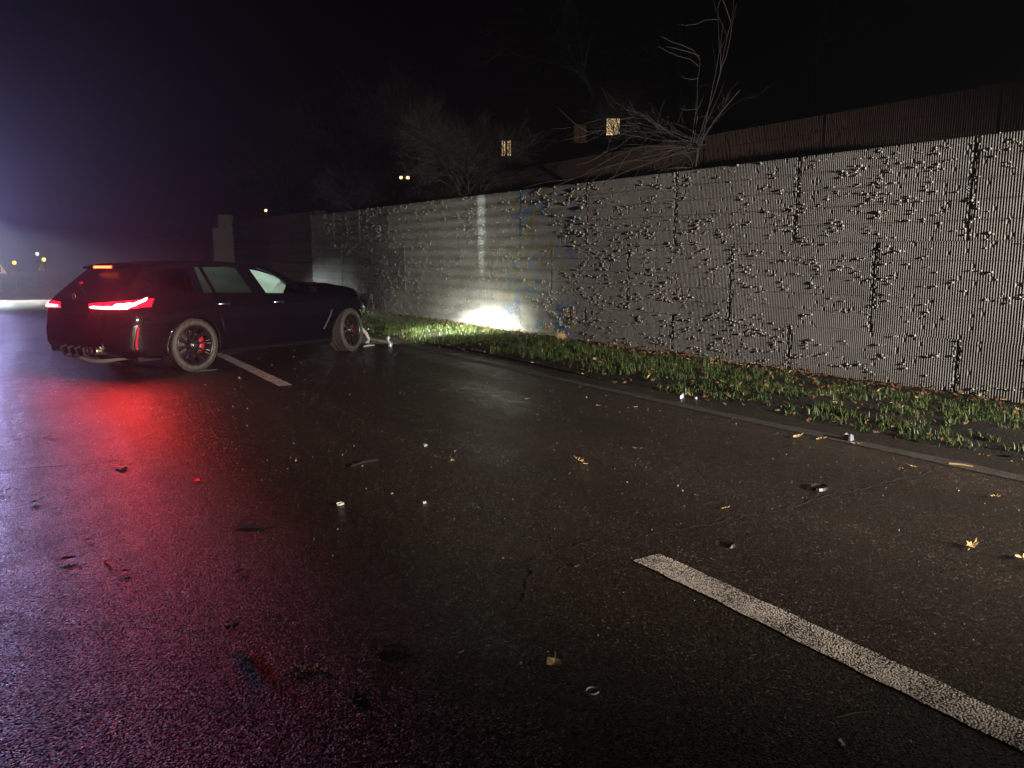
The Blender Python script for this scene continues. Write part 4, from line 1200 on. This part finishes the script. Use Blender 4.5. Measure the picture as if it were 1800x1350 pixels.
b = MB(); b.tube([(0, 0, .008), (.03, -.06, .010), (.055, -.13, .008)], [.006, .006, .004], 5); o = b.build('pale_stick', M['leaf_tan']); tag(put(o, 5.23, 2.83), 'pale straight stick lying on the edge strip', 'stick')
b = MB(); b.tube([(0, 0, .008), (.07, .02, .010), (.12, .02, .012)], [.0022, .0025, .002], 4); vs, fs = leaf_geo(.03, .5, random); b.add([(v[0] + .09, v[1] + .02, v[2] + .012) for v in vs], fs); b.add([(v[0] + .13, v[1] + .03, v[2] + .012) for v in vs], fs); o = b.build('green_sprig', M['grass']); tag(put(o, 1.93, 1.31, -.5), 'small green sprig on the dark road below the near dash', 'sprig')
shard('white_paper_scrap', 1.84, 1.23, .02, M['stone'], 'small white paper scrap on the black foreground road', 'debris', None, .4, 14)
b = MB(); b.tube([(5.70, 12.6, .03), (5.76, 10.7, .035), (5.70, 9.0, .03), (5.63, 7.87, .03), (5.58, 7.05, .022)], [.012, .016, .016, .014, .008], 6); o = b.build('trim_rail', M['glossblack'], smooth=True); tag(o, 'long thin glossy trim rail torn off and lying along the gutter', 'debris')
shard('red_lens_splinter', .75, 5.08, .022, M['redoff'], 'red lens splinter on the road right of the red reflection', 'debris', None, .7, 15)
shard('red_lens_splinter', .16, 3.84, .016, M['redoff'], 'red lens splinter on the purple lit road', 'debris', None, .7, 16)
# fine glass crumbs scattered over the carriageway (uncountable)
GVv = []; GFf = []; nb2 = 0
M['crumb'] = mat('glass_crumb', (0.45, 0.44, 0.42), 0.25)
for i in range(900):
    y = 1.0 + 11 * RS.rand() ** 1.4; x = RS.uniform(-1.2, 5.2)
    r = RS.uniform(.0012, .0032) * (1 + .22 * y) * (2.0 if RS.rand() < .04 else 1)
    v = np.array([(1, 0, 0), (-.5, .8, 0), (-.5, -.8, 0), (.1, 0, 1.0)]) * r * RS.uniform(.6, 1.3, (4, 3)) + np.array([x, y, .001]); GVv.append(v); GFf.append(np.array([(0, 1, 3), (1, 2, 3), (2, 0, 3)]) + nb2); nb2 += 4
o = link('glass_crumbs', np_mesh('glass_crumbs', np.concatenate(GVv), np.concatenate(GFf), M['crumb'])); tag(o, 'fine glass crumbs and grit scattered over the road', 'glass crumbs', kind='stuff')
# plant crumbs near the torn leaf
b = MB(); rs = random.Random(4)
for i in range(26):
    c = Vector((.66 + rs.gauss(0, .035), 2.41 + rs.gauss(0, .03), .004)); b.box(c, (rs.uniform(.003, .008), rs.uniform(.003, .006), .004), Matrix.Rotation(rs.uniform(0, 3), 3, 'Z'))
o = b.build('plant_crumbs', M['leaf_tan']); tag(o, 'scatter of pale plant crumbs on the foreground road', 'crumbs', kind='stuff')

# ------------------------------------------------------------------ distant things
# floodlight mast just outside the left edge
fm = empty('floodlight_mast', (FLOOD[0], FLOOD[1], 0)); tag(fm, 'white floodlight on a tripod mast standing far down the road', 'floodlight')
b = MB(); b.tube([(0, 0, .3), (0, 0, FLOOD[2] - .2)], .03, 8); b.build('mast', M['steel'], fm)
for k in range(3):
    a = 2 * PI * k / 3; b = MB(); b.tube([(0, 0, .9), (.6 * math.cos(a), .6 * math.sin(a), 0)], .018, 6); b.build('leg', M['steel'], fm)
b = MB(); b.box((0, .08, FLOOD[2]), (.4, .10, .3)); b.build('lamp_housing', M['blackplastic'], fm)
M['flood'] = mat('flood_glass', (.8, .8, .9), .2, emit=(.72, .76, 1.0), estr=60)
b = MB(); b.box((0, .022, FLOOD[2]), (.36, .012, .26)); b.build('lamp_glass', M['flood'], fm)

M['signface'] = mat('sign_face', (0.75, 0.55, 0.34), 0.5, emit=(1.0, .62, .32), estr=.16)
M['signred'] = mat('sign_border', (0.45, 0.06, 0.03), 0.5)
M['amber'] = mat('amber_lamp', (.6, .3, .02), .3, emit=(1.0, .50, .05), estr=3.5)
M['yellow'] = mat('yellow_lamp', (.6, .5, .02), .3, emit=(1.0, .85, .10), estr=2.2)
M['white_l'] = mat('white_lamp', (.7, .7, .7), .3, emit=(1.0, .85, .85), estr=1.4)


def warn_sign(name, loc, size, label, facecol):
    t = empty(name, (loc[0], loc[1], 0)); z = loc[2]
    b = MB(); b.tube([(0, .03, 0), (0, .03, z + size * .7)], .025, 6); b.build('post', M['steel'], t)
    s = size / 2; b = MB(); b.add([(-s, 0, z), (s, 0, z), (0, 0, z + size * .87), (-s, .02, z), (s, .02, z), (0, .02, z + size * .87)], [(0, 1, 2), (5, 4, 3), (0, 3, 4, 1), (1, 4, 5, 2), (2, 5, 3, 0)]); f = b.build('sign_plate', facecol, t)
    k = .80
    cz = z + size * .29
    o3 = [(-s, z), (s, z), (0, z + size * .87)]; i3 = [((x) * k * .95, cz + (zz - cz) * k) for x, zz in o3]
    b = MB(); b.add([(x, -.004, zz) for x, zz in o3] + [(x, -.004, zz) for x, zz in i3], [(0, 1, 4, 3), (1, 2, 5, 4), (2, 0, 3, 5)]); b.build('border', M['signred'], f)
    b = MB(); b.add([(-s * .12, -.004, z + size * .16), (s * .12, -.004, z + size * .16), (s * .12, -.004, z + size * .48), (-s * .12, -.004, z + size * .48)], [(0, 1, 2, 3)]); b.build('symbol', M['blackplastic'], f)
    return tag(t, label, 'road sign')


warn_sign('warning_sign', (-1.82, 49.97, .98), .85, 'orange lit triangular warning sign beside the amber lamp', M['signface'])
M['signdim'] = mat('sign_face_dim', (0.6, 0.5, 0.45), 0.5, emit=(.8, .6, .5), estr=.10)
warn_sign('warning_sign', (.20, 94.9, 1.0), .95, 'dim triangular warning sign under the yellow lamp', M['signdim'])


def beacon(name, loc, r, m, label):
    t = empty(name, (loc[0], loc[1], 0)); z = loc[2]
    b = MB(); b.tube([(0, 0, 0), (0, 0, z)], .02, 6); b.build('post', M['steel'], t)
    b = MB(); b.lathe_y([(-.06, .001), (-.06, r * .8), (-.02, r), (.02, r), (.06, r * .8), (.06, .001)], 12); o = b.build('lamp_lens', m, t); o.location = (0, 0, z + r * .9)
    return tag(t, label, 'warning lamp')


beacon('warning_lamp', (-1.16, 51.6, 1.52), .10, M['amber'], 'amber warning lamp on a thin post')
beacon('warning_lamp', (.50, 95.0, 2.0), .20, M['yellow'], 'yellow warning lamp above the dim triangular sign')
beacon('warning_lamp', (-.06, 95.0, 2.6), .18, M['white_l'], 'whitish warning lamp highest of the three')

# house on the hill with lit windows
HP = Vector((28.03, 35.21, 0)); view = R(34.7)
house = empty('hill_house', (HP.x, HP.y, 4.6), -view); tag(house, 'dark house on the hill with lit windows behind bare branches', 'house')
M['housewall'] = concrete_mat('house_render', (0.03, 0.028, 0.026)); M['roof'] = varied('roof_tile', (0.03, 0.02, 0.018), (0.06, 0.04, 0.03), 8)
WINS = [(-6.16, 3.44, .26, .90, 1.0), (-5.84, 3.44, .26, .90, 1.0), (-1.83, 4.18, .75, 1.0, .28), (0.0, 4.55, .80, .95, 1.0)]
M['litwin'] = mat('lit_window', (.7, .6, .4), .4, emit=(1.0, .80, .46), estr=1.6)
_t = NT(M['litwin']); _v = _t.coords((7, 1, 2.2)); _t.set('Emission Color', _t.ramp(_t.noise(_v, 1.6, 3), [(.36, (.16, .09, .03)), (.5, (1.0, .62, .26)), (.66, (1.0, .90, .62))]))
M['dimwin'] = mat('dim_window', (.02, .015, .01), .4, emit=(1.0, .6, .3), estr=.02)
b = MB(); b.box((-3.2, 3.2, 3.0), (14, 6, 7.2)); b.build('house_wall', M['housewall'], house)
b = MB(); b.add([(-10.6, -.3, 6.58), (4.2, -.3, 6.58), (4.2, 6.6, 6.58), (-10.6, 6.6, 6.58), (-10.6, 3.15, 9.6), (4.2, 3.15, 9.6)], [(0, 1, 5, 4), (2, 3, 4, 5), (1, 2, 5), (3, 0, 4), (3, 2, 1, 0)]); rf = b.build('roof', M['roof'], house)
b = MB(); b.box((-1, 3.6, 9.4), (.6, .6, 1.6)); b.build('chimney', M['housewall'], rf)
for (x, z, w, h, br) in WINS:
    b = MB()
    for (dx, dz, sx, sz) in ((-w / 2, 0, .06, h + .1), (w / 2, 0, .06, h + .1), (0, -h / 2, w, .06), (0, h / 2, w, .06), (0, 0, .035, h)):
        b.box((x + dx, .165, z + dz), (sx, .07, sz))
    fo = b.build('window', M['blackplastic'], house)
    b = MB(); b.box((x, .185, z), (w - .06, .02, h - .06)); b.build('pane', M['litwin'] if br > .5 else M['dimwin'], fo)
# a pair of warm garden lights and a small lamp on the bank
M['garden'] = mat('garden_lamp', (.7, .5, .3), .3, emit=(1.0, .62, .25), estr=6)
gl = empty('garden_lantern', (11.9, 27.3, 4.3)); tag(gl, 'twin warm garden lantern on the bank above the upper wall', 'lantern')
b = MB(); b.tube([(0, 0, -.6), (0, 0, .42)], .02, 6); b.tube([(-.12, .04, .40), (.12, -.05, .40)], .012, 5); b.build('post', M['blackplastic'], gl)
for sx in (-1, 1):
    b = MB(); b.lathe_y([(-.04, .001), (-.04, .05), (.04, .05), (.04, .001)], 10); o = b.build('lamp_lens', M['garden'], gl); o.location = (sx * .12, -sx * .045, .36)
b = MB(); P = [[(.17 * math.cos(a) * math.sin(t), .17 * math.sin(a) * math.sin(t), .44 + .13 * math.cos(t)) for t in np.linspace(0, PI / 2, 6)] for a in np.linspace(0, 2 * PI, 13)]; b.grid(P); b.build('lamp_hood', M['blackplastic'], gl)
sl = empty('bank_lamp', (10.82, 43.68, 3.9)); tag(sl, 'single tiny lamp on the bank above the stained brown wall', 'lamp')
b = MB(); b.tube([(0, 0, -.5), (0, 0, .5)], .02, 6); b.build('post', M['blackplastic'], sl)
b = MB(); b.lathe_y([(-.05, .001), (-.05, .06), (.05, .06), (.05, .001)], 10); o = b.build('lamp_lens', M['garden'], sl); o.location = (0, 0, .53)

# ------------------------------------------------------------------ damp air, also standing in for lens glow round the floodlight
hz = bpy.data.materials.new('damp_air_glow'); hz.use_nodes = True; t = hz.node_tree; t.nodes.remove(t.nodes['Principled BSDF'])
pv = t.nodes.new('ShaderNodeVolumePrincipled'); pv.inputs['Color'].default_value = (0.86, 0.88, 1.0, 1); pv.inputs['Density'].default_value = 0.0034; pv.inputs['Anisotropy'].default_value = 0.78
t.links.new(pv.outputs[0], t.nodes['Material Output'].inputs['Volume'])
b = MB(); b.box((0, 30, 9.0), (620, 680, 20.2)); o = b.build('haze', hz); tag(o, 'thin damp night air that also stands in for lens glow', 'haze', kind='stuff')
